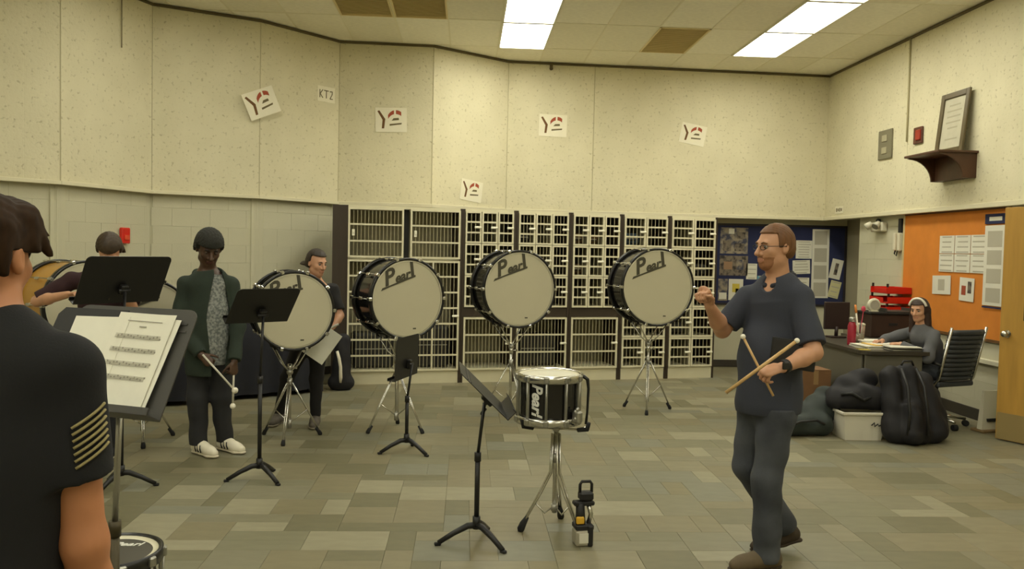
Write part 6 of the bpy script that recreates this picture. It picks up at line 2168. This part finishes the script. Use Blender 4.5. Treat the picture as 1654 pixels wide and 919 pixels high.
du = lump('duffel_bag', 'dark teal duffel bag lying beside the white box', 'bag', (3.13, 7.46, 0),
          [cap(V(-0.22, -0.04, 0.09), V(0.16, 0.0, 0.11), 0.085, 0.11, 0.05), cap(V(-0.05, 0.12, 0.14), V(0.26, 0.10, 0.24), 0.11, 0.11, 0.06), cap(V(0.12, 0.16, 0.2), V(0.30, 0.22, 0.34), 0.10, 0.09, 0.06)], GBAG, wr_=0.009, ph=2.0)
MB().tube([(-0.2, -0.13, 0.10), (-0.1, -0.17, 0.16), (0.05, -0.16, 0.17), (0.14, -0.12, 0.13)], 0.012, 6).build('strap', BLACK, du)
jk = lump('jacket', 'heap of black jackets bulging over the white box', 'jacket', (3.60, 7.42, 0),
          [cap(V(-0.17, 0.02, 0.34), V(0.16, -0.02, 0.36), 0.10, 0.11, 0.05), cap(V(0.0, 0.12, 0.44), V(0.14, 0.12, 0.52), 0.11, 0.10, 0.06), cap(V(-0.12, 0.14, 0.36), V(0.05, 0.16, 0.50), 0.10, 0.08, 0.06),
           cap(V(0.1, -0.06, 0.40), V(0.18, -0.02, 0.30), 0.09, 0.07, 0.05)], BBAG, wr_=0.010, ph=4.0, clips=[(V(0, 0, 0.262), (0, 0, -1))])
MB().tube([(3.42 - 3.60, -0.07, 0.40), (-0.10, -0.12, 0.42), (0.0, -0.13, 0.36), (0.12, -0.12, 0.40)], 0.015, 6).build('sleeve_cuff', BLACK, jk)
t = thing('storage_tote', 'white plastic tote with dark scribble under the black jackets', 'box', (3.60, 7.40, 0))
WPL = mat('white_tote_plastic', srgb(214, 208, 190), 0.5)
w0, w1, d0, d1, hh = 0.165, 0.195, 0.13, 0.155, 0.25
vs = [(-w0, -d0, 0), (w0, -d0, 0), (w0, d0, 0), (-w0, d0, 0), (-w1, -d1, hh), (w1, -d1, hh), (w1, d1, hh), (-w1, d1, hh)]
MB().add(vs, [(3, 2, 1, 0), (0, 1, 5, 4), (1, 2, 6, 5), (2, 3, 7, 6), (3, 0, 4, 7)]).build('tote_body', WPL, t)
rm = MB()
for s_ in (-1, 1):
    rm.box((s_ * (w1 + 0.005), 0, hh - 0.006), (0.02, 2 * d1 + 0.03, 0.024), bev=0.004).box((0, s_ * (d1 + 0.005), hh - 0.006), (2 * w1, 0.02, 0.024), bev=0.004)
rm.build('rim', WPL, t)
MB().tube([(0.06, -d1 - 0.001, 0.14), (0.085, -d1 - 0.001, 0.165), (0.09, -d1 - 0.0, 0.13), (0.12, -d1 - 0.001, 0.155), (0.125, -d1, 0.135), (0.16, -d1 - 0.002, 0.15)], 0.005, 6).build('scribble', BLACK, t)
CBX = mat('cardboard', srgb(128, 92, 58), 0.85, var=0.15)
t = thing('cardboard_box', 'brown cardboard box with white label left of the desk', 'box', (3.52, 8.30, 0), 0.05)
MB().box((0, 0, 0.25), (0.32, 0.30, 0.50), bev=0.004).build('box_body', CBX, t)
MB().box((0.04, -0.152, 0.16), (0.13, 0.003, 0.19)).build('label', PAP2, t)
MB().box((0.04, -0.1545, 0.16), (0.08, 0.002, 0.11)).build('label_print', INK, t)
for s_ in (-1, 1):
    MB().box((s_ * 0.08, 0, 0.505), (0.158, 0.30, 0.005)).build('flap', CBX, t)
MB().box((0, -0.1515, 0.43), (0.05, 0.003, 0.14)).build('packing_tape', mat('tape', srgb(158, 126, 84), 0.4), t)
t = thing('floor_sign', 'white tapered plastic floor stand with green mark beside the door', 'floor sign', (5.07, 7.72, 0), 0.25)
vs = [(-0.13, -0.03, 0.02), (0.13, -0.03, 0.02), (0.13, 0.03, 0.02), (-0.13, 0.03, 0.02), (-0.03, 0.05, 0.38), (0.14, 0.05, 0.38), (0.14, 0.08, 0.38), (-0.03, 0.08, 0.38)]
MB().add(vs, [(3, 2, 1, 0), (0, 1, 5, 4), (1, 2, 6, 5), (2, 3, 7, 6), (3, 0, 4, 7), (4, 5, 6, 7)]).build('sign_panel', EW, t)
MB().box((0, 0, 0.012), (0.32, 0.16, 0.024), bev=0.006).build('foot', mat('tan_foot', srgb(132, 108, 70), 0.7), t)
MB().box((0.03, -0.017, 0.11), (0.17, 0.02, 0.03), R=Matrix.Rotation(-0.22, 3, 'X')).build('dark_slot', BLACK, t)
MB().box((0.10, -0.010, 0.17), (0.05, 0.02, 0.05), R=Matrix.Rotation(-0.22, 3, 'X')).build('green_mark', mat('lime_mark', srgb(150, 184, 40), 0.6), t)

# ---- navy covered mallet instrument along the left wall
NAVY = mat('navy_cover', srgb(26, 27, 36), 0.8, var=0.3, vscale=4)
a_, b_2 = Vector((-3.05, 8.38, 0)), Vector((-1.56, 9.42, 0))
d_ = (b_2 - a_).normalized()
n_ = Vector((-d_.y, d_.x, 0))
Lg = (b_2 - a_).length
t = thing('covered_marimba', 'long low instrument draped in a navy cover along the left wall', 'instrument', M=frame(a_, d_, (0, 0, 1)))
NU, NV = 60, 30
vs, fs = [], []
prof = [(0.0, 0.05), (0.01, 0.5), (0.0, 0.86), (0.04, 0.93), (0.12, 0.95), (0.40, 0.95), (0.50, 0.93), (0.54, 0.86), (0.53, 0.5), (0.54, 0.05)]
for i in range(NU + 1):
    u = i / NU
    for j, (y, z) in enumerate(prof):
        hang = 1 - min(1, z / 0.9)
        fold = 0.028 * hang * math.sin(u * 46 + 1.2 * math.sin(u * 17)) * (1 if j < 5 else -1)
        endd = 0.04 * max(0, 1 - min(u, 1 - u) * 12)
        vs.append((u * Lg, y - fold + (endd if j < 5 else -endd), z - 0.02 * math.sin(u * 9) * (z > 0.8) - endd))
m_ = len(prof)
for i in range(NU):
    for j in range(m_ - 1):
        fs.append((i * m_ + j, i * m_ + j + 1, (i + 1) * m_ + j + 1, (i + 1) * m_ + j)[::-1])
fs.append(tuple(range(m_)))
fs.append(tuple(NU * m_ + k for k in range(m_))[::-1])
MB().add(vs, fs, 0, True).build('cover', NAVY, t)
for x in (0.12, Lg - 0.12):
    for y in (0.1, 0.44):
        MB().tube([(x, y - 0.02, 0.03), (x, y + 0.02, 0.03)], 0.03, 12).build('caster', RUBBER, t)
gb = lump('instrument_case', 'black upright soft case with white stripe beside the widest cabinet', 'bag', (-1.40, 9.62, 0),
          [cap(V(0, 0.0, 0.10), V(0.01, 0.03, 0.56), 0.115, 0.085, 0.05), cap(V(-0.07, 0, 0.08), V(0.07, 0, 0.08), 0.08, 0.08, 0.05)], BBAG, wr_=0.003)
MB().tube([(-0.03, -0.135, 0.52 - 0.06), (-0.005, -0.145, 0.38), (0.012, -0.14, 0.28), (0.015, -0.135, 0.16), (0.012, -0.13, 0.10)], [0.016, 0.018, 0.018, 0.02, 0.012], 8).build('white_stripe', WHT, gb)

# ---- small device standing by the snare stand
t = thing('floor_device', 'small black and silver device with yellow patch and loop handle by the snare stand', 'device', (0.685, 4.60, 0), 0.15)
MB().box((0, 0, 0.045), (0.10, 0.10, 0.09), bev=0.01).build('battery_base', mat('device_silver', srgb(176, 170, 150), 0.4, 0.4), t)
MB().box((-0.005, -0.052, 0.05), (0.06, 0.004, 0.055)).build('white_label', PAP2, t)
MB().box((0.03, -0.005, 0.06), (0.03, 0.105, 0.115), bev=0.006).build('side_guard', BLACK, t)
MB().box((0, 0, 0.105), (0.105, 0.09, 0.03), bev=0.006).build('collar', BLACK, t)
MB().tube([(-0.015, 0, 0.11), (-0.02, -0.005, 0.24)], [0.030, 0.024], 12).build('grip', BLACK, t)
MB().box((-0.025, -0.03, 0.145), (0.045, 0.02, 0.04), bev=0.006).build('yellow_patch', mat('device_yellow', srgb(216, 168, 44), 0.5), t)
MB().tube([(0.03, 0, 0.11), (0.045, 0, 0.17), (0.03, 0, 0.225)], 0.014, 8).build('silver_arm', CHROME, t)
MB().box((0.0, 0, 0.235), (0.12, 0.05, 0.026), bev=0.008).build('crossbar', BLACK, t)
MB().box((0.012, 0, 0.275), (0.08, 0.06, 0.05), bev=0.01).build('head_block', BLACK, t)
MB().tube([(-0.022, 0, 0.295), (-0.022, 0, 0.34), (-0.012, 0, 0.355), (0.036, 0, 0.355), (0.046, 0, 0.34), (0.046, 0, 0.295)], 0.009, 8).build('loop_handle', BLACK, t)
